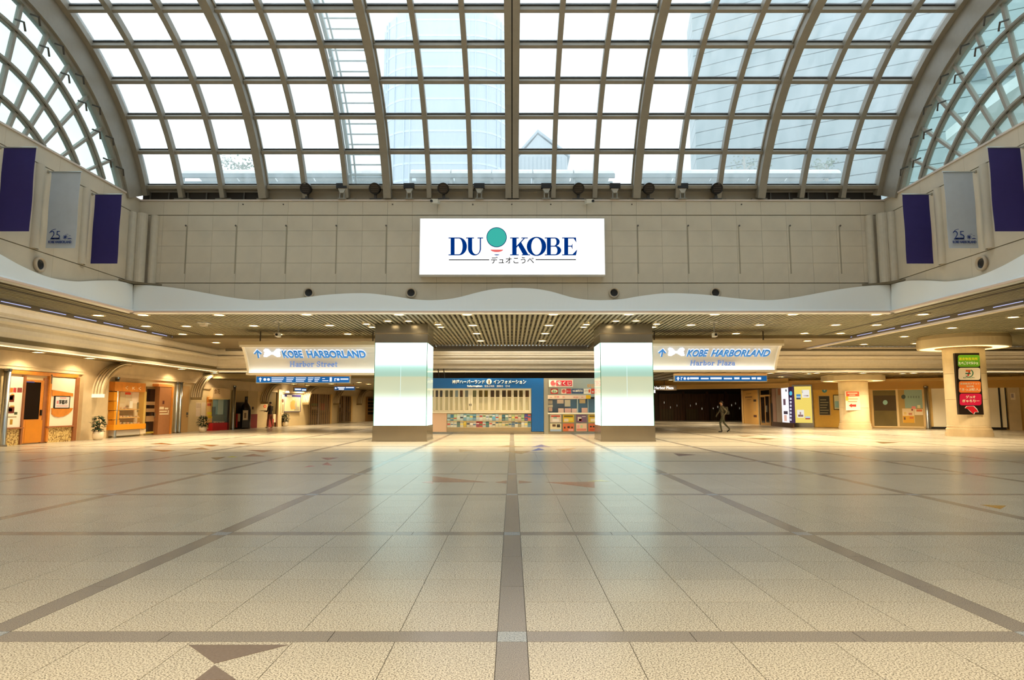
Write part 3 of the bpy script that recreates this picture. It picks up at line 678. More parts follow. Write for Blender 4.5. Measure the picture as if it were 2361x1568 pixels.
# ------------------------------------------------------------------ curved direction signs
def kh_sign(side):
    s = -1 if side == 'left' else 1
    if s < 0: X0, X1 = hy(556, 800, 28.95).x, -5.85
    else: X0, X1 = 6.0, hy(1804, 800, 28.95).x
    zt = hy(700, 796 if s < 0 else 793, 28.95).z; zb = hy(700, 860 if s < 0 else 853, 29.9).z
    t = T('curved_sign', 'concave white lit hanging sign pointing to %s, %s of the pillars' % ('Harbor Street' if s < 0 else 'Harbor Plaza', side), 'sign', ((X0+X1)/2, 29.5, zb))
    n = 12
    def cv(a, off=0):   # a 0 top .. 1 bottom, concave towards the hall
        y = 28.95+.95*(a**.62); z = zt+(zb-zt)*a
        return y-off, z
    mb = MB(); pts = [cv(i/n) for i in range(n+1)]
    sec = [(y, z) for y, z in pts]+[(y+.12, z) for y, z in reversed(pts)]
    mb.strip(sec, [[(x, y, z) for y, z in sec] for x in (X0, X1)]); mb.build('curved_face', M((206, 204, 196), .5), t)
    for xa in (X0, X1-.1):
        sec = [(y-.16, z) for y, z in pts]+[(y+.16, z) for y, z in reversed(pts)]
        MB().strip(sec, [[(x, y, z) for y, z in sec] for x in (xa, xa+.1)]).build('end_frame', M((240, 232, 214), .5), t)
    y, z = cv(0); MB().box(X0-.05, X1, y-.2, y+1.2, z, z+.16).build('top_box', M((186, 170, 136), .5), t)
    MB().box(X0+.1, X1-.1, y-.14, y-.1, z-.06, z-.005).build('lamp_strip', EM((255, 250, 240), 3.4), t)
    MB().box(X0+.0, X1-.0, y-.2, y-.15, z-.1, z+.0).build('top_lip', M((240, 232, 214), .5), t)
    y, z = cv(1); MB().box(X0, X1, y-.3, y+.16, z-.1, z).build('bottom_trough', M((226, 214, 190), .5), t)
    MB().box(X0+.1, X1-.1, y-.2, y-.1, z+.005, z+.03).build('lamp_strip', EM((255, 250, 240), 6), t)
    for x in (X0+.6, X1-.6): MB().tube([(x, 29.6, zt+.1), (x, 29.6, ZC+.02)], .03, 6).build('hanger', STEELD, t)
    (ya, za), (yb, zb2) = cv(.2), cv(.6)
    f1 = Fr((0, ya, za), (1, 0, 0), (0, ya-yb, za-zb2), None)
    BL = M((30, 122, 206), .4, emit=.35); WL = EM((250, 252, 255), 1.1)
    dx = 0 if s < 0 else 0
    if s < 0: K = dict(arrow=594, ty=(808, 825), logo=(607, 647), kobe=(651, 698), har=(707, 843), h2=(667, 778), hy=(834, 846), sh=-.12, st='Street')
    else: K = dict(arrow=1527, ty=(806, 822), logo=(1540, 1579), kobe=(1584, 1632), har=(1640, 1775), h2=(1590, 1695), hy=(832, 843), sh=.22, st='Plaza')
    a = K['arrow']; y0, y1 = K['ty']; sk = .18 if s > 0 else -.2
    arrow = [(a, y0-1), (a+9, y0+8), (a+6, y0+9.5), (a+1.6, y0+5), (a+1.6, y1+1), (a-1.6, y1+1), (a-1.6, y0+5), (a-6, y0+9.5), (a-9, y0+8)]
    arrow = [(x-sk*(y-y0-8), y) for x, y in arrow]
    PP('arrow_back', f1, [(x+(1 if x > a else -1), y-1.6) for x, y in arrow], .03, .07, WL, t); PP('arrow', f1, arrow, .07, .11, BL, t)
    x0, x1 = K['logo']; xm = (x0+x1)/2; ym = (y0+y1)/2-1
    for sg in (-1, 1):
        for k in range(3):
            yy = ym+(k-1)*6; r = (x1-x0)/2
            PP('ribbon', f1, [(xm+sg*2.5, ym+(k-1)*1.6-1.4), (xm+sg*r*.45, yy-3.6), (xm+sg*r*.8, yy-4+(k-1)*.6), (xm+sg*r*(1 if k != 1 else .9), yy-1.5), (xm+sg*r*.95, yy+1.8), (xm+sg*r*.6, yy+2.2), (xm+sg*2.5, ym+(k-1)*1.6+1.4)], .05, .1, WL, t)
    PD('ribbon_knot', f1, xm, ym, 3.4, 2.4, .05, .11, WL, t)
    for wd, (xa, xb) in (('KOBE', K['kobe']), ('HARBORLAND', K['har'])):
        text(wd, f1, (xa-.8, y0-2.2, xb+.8, y1-.6), .03, WL, t, 'letter_backs', shear=K['sh'], bold=.05, ext=.04)
        text(wd, f1, (xa, y0, xb, y1), .075, BL, t, 'letters', shear=K['sh'], bold=.032, ext=.03)
    (ya, za), (yb, zb2) = cv(.62), cv(.9)
    f2 = Fr((0, ya, za), (1, 0, 0), (0, ya-yb, za-zb2), None)
    serif_text(f2, 'Harbor '+K['st'], K['h2'][0], K['h2'][1], K['hy'][0], K['hy'][1], .07, .11, M((96, 140, 216), .4, emit=.25), t, .12 if s > 0 else 0)
# slab letters drawn as strokes on a 0..1 em; w = advance
GL = {
 'H': (.86, ['b.08,0,.3,.06', 'b.08,.94,.3,1', 'b.56,0,.78,.06', 'b.56,.94,.78,1', 'b.13,0,.25,1', 'b.61,0,.73,1', 'b.2,.47,.66,.54']),
 'a': (.58, ['r.27,.18,.21,.2,.1,.13', 'b.38,0,.5,.5', 'r.3,.5,.2,.17,.08,.1,0,180', 'b.48,0,.58,.06']),
 'r': (.52, ['b.12,0,.24,.66', 'b.04,0,.34,.06', 'b.04,.6,.2,.66', 'r.36,.48,.17,.18,.05,.1,20,180']),
 'b': (.64, ['b.1,0,.22,1', 'b.02,.94,.16,1', 'r.34,.32,.25,.34,.13,.26']),
 'o': (.62, ['r.31,.32,.27,.34,.14,.26']),
 'S': (.66, ['r.33,.74,.25,.26,.13,.18,30,270', 'r.33,.26,.27,.27,.14,.19,-150,90', 'b.5,.7,.56,.94', 'b.06,.06,.12,.32']),
 't': (.44, ['b.14,.05,.26,.9', 'b.04,.6,.4,.66', 'r.28,.12,.14,.13,.04,.06,180,330']),
 'e': (.58, ['r.3,.32,.25,.34,.12,.26,0,315', 'b.1,.3,.54,.37']),
 'P': (.7, ['b.12,0,.25,1', 'b.04,0,.36,.06', 'b.04,.94,.3,1', 'r.3,.73,.33,.27,.2,.2,-90,90', 'b.2,.94,.32,1', 'b.2,.46,.32,.53']),
 'l': (.34, ['b.1,0,.22,1', 'b.02,.94,.14,1', 'b.02,0,.32,.06']),
 'z': (.54, ['b.05,.58,.5,.66', 'b.05,0,.52,.08', 'q.36,.62,.5,.62,.2,.04,.05,.04']), ' ': (.34, [])}
def serif_text(fr, s, x0, x1, ytop, ybot, d0, d1, mat, parent, sh):
    tot = sum(GL[c][0] for c in s); k = (x1-x0)/tot; x = x0; hh = ybot-ytop
    mb = MB()
    def P(pts): ppoly(mb, fr, [(x+(u+sh*v)*k, ybot-v*hh) for u, v in pts], d0, d1)
    for c in s:
        w, st = GL[c]
        for g in st:
            v = [float(q) for q in g[1:].split(',')]
            if g[0] == 'b': P([(v[0], v[1]), (v[2], v[1]), (v[2], v[3]), (v[0], v[3])])
            elif g[0] == 'q': P([(v[0], v[1]), (v[2], v[3]), (v[4], v[5]), (v[6], v[7])])
            else:
                a0, a1 = (v[6], v[7]) if len(v) > 6 else (0, 360); n = 10
                for i in range(n):
                    p = [math.radians(a0+(a1-a0)*q/n) for q in (i, i+1)]
                    P([(v[0]+v[2]*math.cos(p[0]), v[1]+v[3]*math.sin(p[0])), (v[0]+v[2]*math.cos(p[1]), v[1]+v[3]*math.sin(p[1])), (v[0]+v[4]*math.cos(p[1]), v[1]+v[5]*math.sin(p[1])), (v[0]+v[4]*math.cos(p[0]), v[1]+v[5]*math.sin(p[0]))])
        x += w*k
    mb.build('lettering', mat, parent)
kh_sign('left'); kh_sign('right')
# ------------------------------------------------------------------ blue guide signs
WG = EM((245, 250, 255), 1.0)
def guide(name, label, fr, r, marks, hang, circles=()):
    u0, u1, v0, v1 = fr.rect(*r); c = fr.p((u0+u1)/2, v0, -.1)
    t = T(name, label, 'sign', c)
    fbox(MB(), fr, u0, u1, v0, v1, -.2, 0).build('case', M((170, 168, 160), .4), t)
    fbox(MB(), fr, u0+.03, u1-.03, v0+.03, v1-.03, 0, .012).build('blue_face', M((0, 92, 176), .4, emit=.35), t)
    fbox(MB(), fr, u0, u1, v1, v1+.09, -.2, -.0).build('top_cap', M((226, 178, 118), .5), t)
    for h in hang: MB().tube([fr.p(u0+(u1-u0)*h, v1+.05, -.1), fr.p(u0+(u1-u0)*h, ZP+.02 if fr.o.y > 30 else 2.98, -.1)], .02, 6).build('hanger_rod', STEELD, t)
    for m in marks: PB('sign_mark', fr, m, .012, .022, WG, t)
    for x, y, q in circles: PD('sign_symbol', fr, x, y, q, q, .012, .022, WG, t)
    x, y = (r[0]+r[2]*0)+ (r[2]-r[0])*.035, (r[1]+r[3])/2
    return t
fg = Fr((0, 29.72, 0), (1, 0, 0))
t = guide('guide_sign', 'long blue guide sign with white arrow hanging under the Harbor Street sign', fg, (590, 867, 807, 883.5),
      [(x, y, x2, y+1.7) for x, x2 in ((626, 655), (660, 678), (682, 706), (710, 723), (725, 738)) for y, x2 in ((870.5, x2), (874.3, x2-2), (878, x2-5))]+[(743, 872, 749, 873.6), (743, 877, 757, 878.6), (760, 870, 765, 880), (785, 872.6, 803, 875.6), (771, 872, 776, 873.4), (771, 872, 773, 879)],
      (.2, .8), ((610.5, 875, 3.2), (619, 875, 3.2), (779.5, 875, 3)))
PP('sign_arrow', fg, [(600, 870), (604, 874.5), (601.3, 874.5), (601.3, 880), (598.7, 880), (598.7, 874.5), (596, 874.5)], .012, .022, WG, t)
t = guide('guide_sign', 'long blue guide sign with white arrow hanging under the Harbor Plaza sign', fg, (1555, 865.5, 1769, 880),
      [(x, 871 if i % 2 else 870, x2, 874.5) for i, (x, x2) in enumerate(((1591, 1611), (1616, 1634), (1638, 1664), (1669, 1688), (1693, 1705), (1710, 1729), (1733, 1743)))]+[(1746, 870, 1755, 875), (1570, 869.5, 1574, 871), (1570, 869.5, 1571.6, 876)],
      (.18, .82), ((1579, 872.7, 3), (1587, 872.7, 3)))
PP('sign_arrow', fg, [(1563.5, 868.6), (1567.5, 873), (1565, 873), (1565, 877), (1562, 877), (1562, 873), (1559.5, 873)], .012, .022, WG, t)
fg2 = Fr((0, 46, 0), (1, 0, 0))
guide('guide_sign', 'small blue hanging sign with left arrow beside the left lit pillar', fg2, (770, 890.5, 818.5, 900.5), [(778, 892.5, 795, 895), (781, 896, 793, 898.5), (797, 892.5, 816, 894.8)], (.1, .9), ((774, 895, 2),))
guide('guide_sign', 'small tilted violet-blue sign hanging near the map board', Fr((-13.6, 43.8, 0), (.8, .6, 0)), (678, 894, 707, 903), [(680, 896, 694, 899.5), (696, 897.5, 706, 900.5)], (.1, .9))
fg3 = Fr((0, 48.6, 0), (1, 0, 0))
t = T('exit_sign', 'small white glowing lettering sign over the dark right passage', 'sign', hy(1528, 895, 48.6))
PB('case', fg3, (1505, 889, 1560, 900), -.1, 0, M((60, 48, 34), .5), t)
text('Harbor Plaza', fg3, (1509, 891, 1553, 897.5), 0, EM((255, 250, 240), 1.6), t, bold=.02)
PB('white_symbol', fg3, (1504.5, 899, 1511, 906), -.02, .02, EM((255, 250, 240), 1.6), t)
MB().tube([fg3.p(fg3.at(1532, 889)[0], 2.9, -.05), fg3.p(fg3.at(1532, 889)[0], ZL, -.05)], .02, 6).build('hanger_rod', STEELD, t)
# ------------------------------------------------------------------ banners
GREY0 = M((170, 160, 140), .5); PURP = M((44, 34, 104), .75, var=.04, vs=4); PALE = M((196, 204, 212), .75, var=.03, vs=4)
for sx, tops in ((-1, (21.02, 18.95, 17.1)), (1, (21.02, 18.95, 17.1))):
    for i, y in enumerate(tops):
        side = 'left' if sx < 0 else 'right'; pale = i == 1
        desc = 'pale grey banner with navy emblem hanging on the %s upper wall' % side if pale else 'plain dark purple banner on the %s upper wall, %s the pale one' % (side, 'beyond' if i == 0 else 'nearer than')
        x0, x1 = sx*(XW-.14), sx*(XW-1.03)
        t = T('banner', desc, 'banner', ((x0+x1)/2, y, 6.16), 'wall banners')
        mb = MB(); n = 10
        for s_ in (0,):
            rows = []
            for k in range(n+1):
                z = 8.52-(8.52-6.16)*k/n; w = .009*math.sin(k*.9+i)
                rows.append([(x0, y+w, z), (x1, y+w*1.4, z), (x1, y+w*1.4+.008, z), (x0, y+w+.008, z)])
            mb.strip([0]*4, rows)
        mb.build('cloth', PALE if pale else PURP, t)
        MB().tube([(sx*(XW-.02), y+.004, 8.54), (x1-sx*.03, y+.004, 8.54)], .022, 8).build('pole', CHROME, t)
        MB().box(min(sx*(XW-.03), sx*(XW-.07)), max(sx*(XW-.03), sx*(XW-.07)), y-.03, y+.03, 8.5, 8.58).build('bracket', GREY0, t)
        if pale:
            f = Fr((0, y-.045, 0), (1, 0, 0)); xm = (x0+x1)/2
            def fr_rect(u0, v0, u1, v1): 
                a = [f.at(0, 0)]; return None
            u0 = min(x0, x1)
            inv = lambda u, v: (CX+F*(u)/( (f.o.y)*CS+(v-H)*SN), CY-F*((v-H)*CS-f.o.y*SN)/((f.o.y)*CS+(v-H)*SN))
            def tx(s, ua, va, ub, vb, **k):
                p, q = inv(u0+ua, vb), inv(u0+ub, va); text(s, f, (p[0], p[1], q[0], q[1]), 0, NAVYTXT, t, ext=.006, **k)
            tx('KOBE HARBORLAND', .1, 6.3, .8, 6.38, bold=.03); tx('25', .14, 6.42, .45, 6.68, bold=-.012)
            inv2 = lambda pts: [f.p(u0+a, b) for a, b in pts]
            MB().prism(inv2([(.18, 6.42), (.46, 6.42), (.42, 6.47), (.2, 6.47)]), (0, -.006, 0)).build('emblem_ship', NAVYTXT, t)
            mb = MB()
            for k in range(10):
                a0, a1 = PI*.5+k*.12, PI*.5+(k+1)*.12
                mb.prism(inv2([(.3+.2*math.cos(a0), 6.54+.2*math.sin(a0)), (.3+.2*math.cos(a1), 6.54+.2*math.sin(a1)), (.3+.185*math.cos(a1), 6.54+.185*math.sin(a1)), (.3+.185*math.cos(a0), 6.54+.185*math.sin(a0))]), (0, -.006, 0))
            mb.build('emblem_arc', NAVYTXT, t)
            mb = MB()
            for k in range(4):
                a = k*PI/4; c, s = math.cos(a), math.sin(a)
                mb.prism(inv2([(.6+.07*c-.008*s, 6.49+.07*s+.008*c), (.6+.07*c+.008*s, 6.49+.07*s-.008*c), (.6-.07*c+.008*s, 6.49-.07*s-.008*c), (.6-.07*c-.008*s, 6.49-.07*s+.008*c)]), (0, -.006, 0))
            mb.build('emblem_wheel', NAVYTXT, t)
            for ua, vb in ((.66, 6.57), (.74, 6.52)):
                MB().prism(inv2([(ua-.05, vb), (ua, vb+.02), (ua+.05, vb), (ua, vb+.008)]), (0, -.006, 0)).build('emblem_gull', NAVYTXT, t)
            MB().prism(inv2([(.66, 6.43), (.82, 6.43), (.76, 6.46), (.7, 6.455)]), (0, -.006, 0)).build('emblem_wave', NAVYTXT, t)
# ------------------------------------------------------------------ air nozzles, cameras, stage lights
frn = Fr((0, YW-.03, 0), (1, 0, 0))
for i, x in enumerate((712.5, 948, 1415.5, 1649)):
    u, v = frn.at(x, 675.5); p = frn.p(u, v)
    t = T('air_nozzle', '%s round air nozzle from the left, low on the back upper wall' % ORD[i], 'vent', p, 'round air nozzles')
    MB().lathe(p, [(.14, 0), (.2, -.02), (.2, -.07), (.165, -.1), (.14, -.06), (.13, 0)], 24, axis='y').build('nozzle_ring', M((196, 180, 156), .45), t, smooth=True)
    MB().lathe(p, [(0, -.012), (.14, -.012), (.135, -.05), (.1, -.03), (0, -.025)], 20, axis='y').build('nozzle_bowl', BLACK, t)
for sx, px, py in ((-1, 88, 610), (1, 2267, 607)):
    p = hx(px, py, sx*(XW-.03))
    t = T('air_nozzle', 'round air nozzle under the banners of the %s upper wall' % ('left' if sx < 0 else 'right'), 'vent', p, 'round air nozzles')
    MB().lathe(p, [(.15, 0), (.23, -sx*.02), (.23, -sx*.08), (.19, -sx*.12), (.15, -sx*.06)], 24, axis='x').build('nozzle_ring', M((196, 180, 156), .45), t, smooth=True)
    MB().lathe(p, [(0, -sx*.012), (.16, -sx*.012), (.15, -sx*.05), (.1, -sx*.03), (0, -sx*.025)], 20, axis='x').build('nozzle_bowl', BLACK, t)
DRK = M((14, 9, 9), .35); GREY = M((150, 148, 140), .4)
for i, x in enumerate((705, 864, 1022, 1183, 1334, 1496, 1653)):
    p = hy(x, 434, YW-.2); z0 = ZT+.02
    t = T('round_spotlight', '%s round black spotlight from the left on the ledge under the glass roof' % ORD[i], 'spotlight', (p.x, YW, z0), 'round ledge spotlights')
    tilt = Matrix.Rotation(.3, 3, 'X')
    def tr(mb):
        mb.v = [tuple(Vector((p.x, YW-.17, p.z))+tilt @ Vector(v)) for v in mb.v]; return mb
    tr(MB().lathe((0, 0, 0), [(0, -.06), (.19, -.06), (.215, -.08), (.22, .1), (.16, .16), (.1, .2), (0, .2)], 20, axis='y')).build('lamp_drum', DRK, t, smooth=False)
    tr(MB().lathe((0, 0, .06), [(0, .2), (.1, .2), (.1, .5), (.07, .55), (0, .55)], 14, axis='y')).build('lamp_tube', GREY, t)
    for k in range(4): tr(MB().box(-.15+abs(k-1.5)*.03, .15-abs(k-1.5)*.03, -.085, -.062, -.12+k*.075, -.095+k*.075)).build('louvre_slat', M((70, 60, 58), .4), t)
    MB().box(p.x-.05, p.x+.05, YW-.08, YW-.0, z0, p.z-.15).box(p.x-.22, p.x+.22, YW-.06, YW+.02, z0, z0+.05).build('yoke', M((60, 56, 54), .4), t)
for i, x in enumerate((788, 943, 1105, 1260, 1418, 1574)):
    p = hy(x, 429, YW-.2); z0 = ZT+.02
    t = T('box_floodlight', '%s small square floodlight from the left on the ledge under the glass roof' % ORD[i], 'spotlight', (p.x, YW, z0), 'square ledge floodlights')
    MB().box(p.x-.2, p.x+.2, YW-.25, YW-.1, p.z-.09, p.z+.1).build('lamp_head', DRK, t)
    MB().prism([(p.x-.15, YW-.2, p.z-.09), (p.x+.15, YW-.2, p.z-.09), (p.x+.06, YW-.2, p.z-.26), (p.x-.06, YW-.2, p.z-.26)], (0, .12, 0)).build('lamp_back', M((186, 184, 176), .4), t)
    MB().box(p.x-.1, p.x-.06, YW-.15, YW-.1, z0, p.z-.22).box(p.x+.06, p.x+.1, YW-.15, YW-.1, z0, p.z-.22).box(p.x-.16, p.x+.16, YW-.16, YW-.06, z0, z0+.03).build('yoke', GREY, t)
for side, x in (('left', 1004), ('right', 1358)):
    p = hy(x, 467, YW-.2)
    t = T('security_camera', 'white security camera on the wall coping, above the %s end of the big sign' % side, 'camera', p)
    s = 1 if side == 'left' else -1
    MB().prism([(p.x-.14*s, YW-.45, p.z-.1), (p.x+.1*s, YW-.3, p.z-.06), (p.x+.1*s, YW-.3, p.z+.1), (p.x-.14*s, YW-.45, p.z+.06)], (.06*s, .14, 0)).build('camera_body', M((226, 220, 204), .4), t)
    MB().lathe((p.x-.12*s, YW-.47, p.z-.02), [(0, 0), (.05, 0), (.05, .06), (0, .06)], 12, axis='y').build('camera_lens', BLACK, t)
    MB().tube([(p.x+.04*s, YW-.3, p.z), (p.x+.06*s, YW-.06, p.z+.02)], .025, 6).build('camera_arm', GREY, t)
for nm, x, desc in (('left', 643, 'left'), ('right', 1646, 'right')):
    p = hz(x, 740, ZC)
    t = T('ceiling_camera', 'ceiling camera on a drop rod above the %s curved sign' % desc, 'camera', p)
    MB().tube([p, p-Vector((0, 0, .55))], .025, 8).build('drop_rod', GREY, t)
    MB().box(p.x-.16, p.x+.16, p.y-.03, p.y+.03, p.z-.06, p.z).build('ceiling_plate', WHITE, t)
    MB().box(p.x-.07, p.x+.07, p.y-.2, p.y+.12, p.z-.66, p.z-.5).build('camera_body', M((214, 206, 190), .4), t)
    MB().lathe((p.x, p.y-.22, p.z-.58), [(0, 0), (.05, 0), (.05, .05), (0, .05)], 12, axis='y').build('camera_lens', BLACK, t)
p = hz(470, 744, ZC)
t = T('ceiling_detector', 'white square detector box on the slatted ceiling left of the curved sign', 'detector', p)
MB().box(p.x-.2, p.x+.2, p.y-.2, p.y+.2, ZC-.04, ZC).build('base_plate', WHITE, t); MB().box(p.x-.12, p.x+.12, p.y-.12, p.y+.12, ZC-.14, ZC-.04).build('detector_body', M((220, 214, 200), .4), t)
# ================================================================== INFORMATION COUNTER AND LOTTERY BOOTH
fk = Fr((0, 34.0, 0), (1, 0, 0))
t = T('information_counter', 'blue-framed information counter with closed cream folding shutters', 'counter', (-1.4, 35.3, 0))
MB().box(-5.0, 1.6, 34.2, 36.6, .1, 2.9).build('carcass', M((214, 196, 168), .5), t)
PB('blue_header', fk, (955, 872, 1253.5, 895.5), -.2, .1, BLUE, t)
PB('blue_column', fk, (1225.5, 895.5, 1253.5, 995), -.2, .1, BLUE, t)
PB('plinth', fk, (955, 996, 1253.5, 1003.5), -.2, .04, SATIN, t)
PB('pink_panel', fk, (955, 953, 1030, 996), -.15, .05, M((236, 198, 168), .5), t)
PB('ledge', fk, (955, 948.5, 1225, 952.5), -.2, .16, CREAM, t)
PB('top_rail', fk, (955, 895.5, 1225, 899), -.2, .07, CREAM, t)
S0 = [(885+v/8.432*1+100-0, 0) for v in ()]
slots = [(985+a/8.432, 985+b/8.432) for a, b in ((65, 120), (160, 212), (243, 297), (347, 407), (437, 497), (540, 600), (633, 692), (735, 797), (885, 955), (1002, 1075), (1108, 1180), (1230, 1303), (1335, 1405), (1455, 1530), (1560, 1635), (1680, 1755), (1787, 1860), (1907, 1980))]
edges = [slots[0][0]-4]+[(slots[i][1]+slots[i+1][0])/2 for i in range(len(slots)-1)]+[1225]
UPC = [(62, 44, 20), (60, 42, 22), (58, 40, 24), (100, 92, 60), (92, 80, 36), (120, 136, 144), (84, 52, 24), (106, 112, 110), (96, 98, 70), (84, 68, 24), (90, 76, 20), (56, 42, 34), (62, 50, 36), (52, 40, 36), (78, 56, 26), (60, 48, 26), (64, 52, 20), (66, 40, 20)]
for i, (a, b) in enumerate(slots):
    x0, x1 = edges[i]+.25, edges[i+1]-.25
    mb = MB()
    for r in ((x0, 899, a, 948), (b, 899, x1, 948), (a, 899, b, 900), (a, 915.6, b, 916.4), (a, 946, b, 948)): pbox(mb, fk, *r, -.02, .05)
    lf = mb.build('shutter_leaf', CREAM, t)
    PB('dark_pane', fk, (a, 899.8, b, 915.8), -.02, .01, M(UPC[i], .2), lf)
    PB('frosted_pane', fk, (a, 916, b, 946.4), -.02, .012, M((196, 186, 152), .4), lf)
for x in (1082.4, 1086.2): PB('pull_handle', fk, (x-.7, 931, x+.7, 936), .05, .08, M((90, 80, 60), .3, 1), t)
CRW = M((250, 248, 236), .4, emit=.15)
text('神戸ハーバーランド', fk, (1042.5, 876, 1117.5, 885), .1, CRW, t, bold=.02)
text('インフォメーション', fk, (1138, 876, 1213, 885), .1, CRW, t, bold=.02)
PD('info_disc', fk, 1127.5, 880, 6.2, 6.4, .1, .115, CRW, t)
text('i', fk, (1126, 875.6, 1129.2, 884.6), .115, M((120, 84, 36), .4), t, bold=.025)
text('Information', fk, (1077.5, 888, 1112, 892.8), .1, CRW, t, bold=.03)
text('信息咨询处', fk, (1117, 888, 1140, 892.8), .1, CRW, t); text('服務台', fk, (1145.5, 888, 1160, 892.8), .1, CRW, t); text('안내', fk, (1165.5, 888, 1175, 892.8), .1, CRW, t)
for u in (-3.9, -3.6): MB().tube([(u, 34.3, 2.9), (u-.05, 34.3, ZL)], .03, 6).build('hanger_rod', BLACK, t)
rk = T('brochure_rack', 'long two-tier brochure rack under the counter shutters', 'rack', (-.9, 33.9, .25))
PB('back_board', fk, (1030.5, 953, 1224.5, 996), -.15, .0, M((214, 196, 164), .5), rk)
for y in (970.2, 985.3): PB('shelf', fk, (1030.5, y, 1224.5, y+1.4), 0, .16, M((200, 180, 146), .45), rk)
for y in (967, 982): PB('retaining_bar', fk, (1030.5, y, 1224.5, y+.6), .15, .16, CHROME, rk)
UPB = ['b7d4dc', '4f86a8', 'c9e6bd', 'e9f0da', 'd5e6ec', '7fb4cf', 'b7dbe8', '9acbe0', '6fa6c8', 'd8dade', 'f2f4ee', 'e9ead6', 'f0f4f0', 'e8ecec', '6fb6e0', 'cfe7f2', 'e7d7c0', '4b7e90', '8aa8a0', 'eadfc4', 'b9cf9a', 'dccbb0', 'e0c9bb', 'b9d19c', '4c4ea0', 'd9685c']
LOB = ['e9ead0', 'f3efdf', 'f1ecd9', '667a78', 'e6dcc2', 'd8b83c', 'd9cdb2', 'd8c4b4', 'e3d9cc', '9a3c4a', 'c23c3c', 'c9d8d6', '4b7c8c', 'e9e2cf', 'efe7cd', 'dccfa8', 'd9d2aa', 'd8ccb0', 'd6c7a4', 'cfc9a6', '8a96a0', 'efe7d0', 'a79c74', 'f1ecd9', 'dfe4d4', '5a86a8']
CN = {}
def cname(r, g, b):
    mx, mn = max(r, g, b), min(r, g, b)
    if mx-mn < 26: return 'white' if mx > 215 else 'grey'
    if r == mx: 
        if g > .82*r: return 'cream' if mn > 150 else 'yellow'
        return 'pink' if mn > 150 else 'red'
    if g == mx: return 'pale green' if mn > 140 else 'green'
    return 'pale blue' if mn > 140 else 'blue'
for row, (cols, yt, yb, d) in enumerate(((UPB, 955, 970, .07), (LOB, 970.8, 985, .1))):
    n = len(cols); w = (1224-1031)/n
    for i, h in enumerate(cols):
        c = tuple(int(h[k:k+2], 16) for k in (0, 2, 4)); x0 = 1031.3+i*w; top = yt+random.uniform(-.8, 1.2)
        u0, u1, v0, v1 = fk.rect(x0, top, x0+w-.5, yb-.1, d)
        b = T('brochure', '%s brochure, %s from the left in the %s row of the rack' % (cname(*c), ORD[i], 'upper' if row == 0 else 'lower'), 'brochure', fk.p((u0+u1)/2, v0, d), 'brochures in the counter rack')
        mb = MB(); mb.hexa([fk.p(u0, v0, d-.02+.04), fk.p(u1, v0, d+.02), fk.p(u1, v1, d-.06), fk.p(u0, v1, d-.06), fk.p(u0, v0, d+.05), fk.p(u1, v0, d+.05), fk.p(u1, v1, d-.03), fk.p(u0, v1, d-.03)])
        mb.build('cover', M(c, .35), b)
        s = random.random(); c2 = random.choice([(250, 250, 245), (60, 100, 140), (90, 130, 90), (190, 80, 70), (240, 220, 120), (70, 70, 80)])
        va = v0+(v1-v0)*(.25+.4*s); vb = va+(v1-v0)*random.uniform(.12, .3)
        def dd(v): return d+.05-.08*(v-v0)/(v1-v0)
        mb = MB(); e = .008; mb.hexa([fk.p(u0+e, va, dd(va)), fk.p(u1-e, va, dd(va)), fk.p(u1-e, vb, dd(vb)), fk.p(u0+e, vb, dd(vb)), fk.p(u0+e, va, dd(va)+.004), fk.p(u1-e, va, dd(va)+.004), fk.p(u1-e, vb, dd(vb)+.004), fk.p(u0+e, vb, dd(vb)+.004)])
        mb.build('printed_band', M(c2, .4), b)
t = T('lottery_booth', 'silver lottery kiosk with red signs right of the blue counter', 'kiosk', (3.2, 35.2, 0))
SIL = M((176, 176, 166), .3, .7)
MB().box(1.72, 5.0, 34.9, 36.6, 0, 2.9).build('carcass', M((80, 80, 84), .5), t)
PB('corner_post', fk, (1254, 872, 1264, 1003), -.3, .06, SIL, t)
PB('header', fk, (1264, 872, 1395, 911), -.25, 0, SIL, t)
PB('base_panel', fk, (1264, 955, 1395, 1000), -.25, -.02, M((150, 150, 130), .35, .4), t)
PB('plinth', fk, (1254, 996, 1395, 1003.5), -.25, .02, SATIN, t)
PB('window', fk, (1264, 920, 1395, 952), -.3, -.22, glass_dark('booth_glass', (70, 100, 132), .9), t)
PB('window_post', fk, (1330, 920, 1333, 952), -.22, -.1, SIL, t); PB('window_post', fk, (1355, 920, 1356.5, 952), -.22, -.1, SIL, t)
PB('sales_counter', fk, (1263, 951.5, 1395, 955), -.25, .16, M((252, 246, 228), .4), t)
PB('awning_strip', fk, (1263, 911, 1351, 920), -.2, .1, M((250, 224, 206), .5), t); PB('awning_strip', fk, (1351, 911, 1362, 919.5), -.2, .1, M((250, 202, 0), .5), t); PB('awning_strip', fk, (1362, 911, 1395, 915), -.2, .1, SIL, t)
for x in (1268, 1278, 1284, 1297, 1322, 1328, 1340): PB('print', fk, (x, 913+x % 3, x+5, 917), .1, .105, M((232, 150+x % 40, 150), .5), t)
sg = PB('sign_board', fk, (1265.5, 876, 1321, 892), 0, .06, M((250, 226, 208), .45, emit=.2), t)
PD('sign_symbol', fk, 1275.3, 883.3, 6, 6, .06, .07, M((226, 96, 96), .4, emit=.2), sg)
PP('sign_symbol', fk, [(1277, 879.5), (1280, 878), (1281.5, 881), (1279, 882.5)], .06, .075, M((250, 226, 208), .4, emit=.2), sg)
PB('red_field', fk, (1282.7, 877.4, 1318.6, 890), .06, .07, M((206, 40, 58), .4, emit=.2), sg)
text('宝くじ', fk, (1285, 878.8, 1317, 888.8), .07, WHITE, sg, bold=.03)
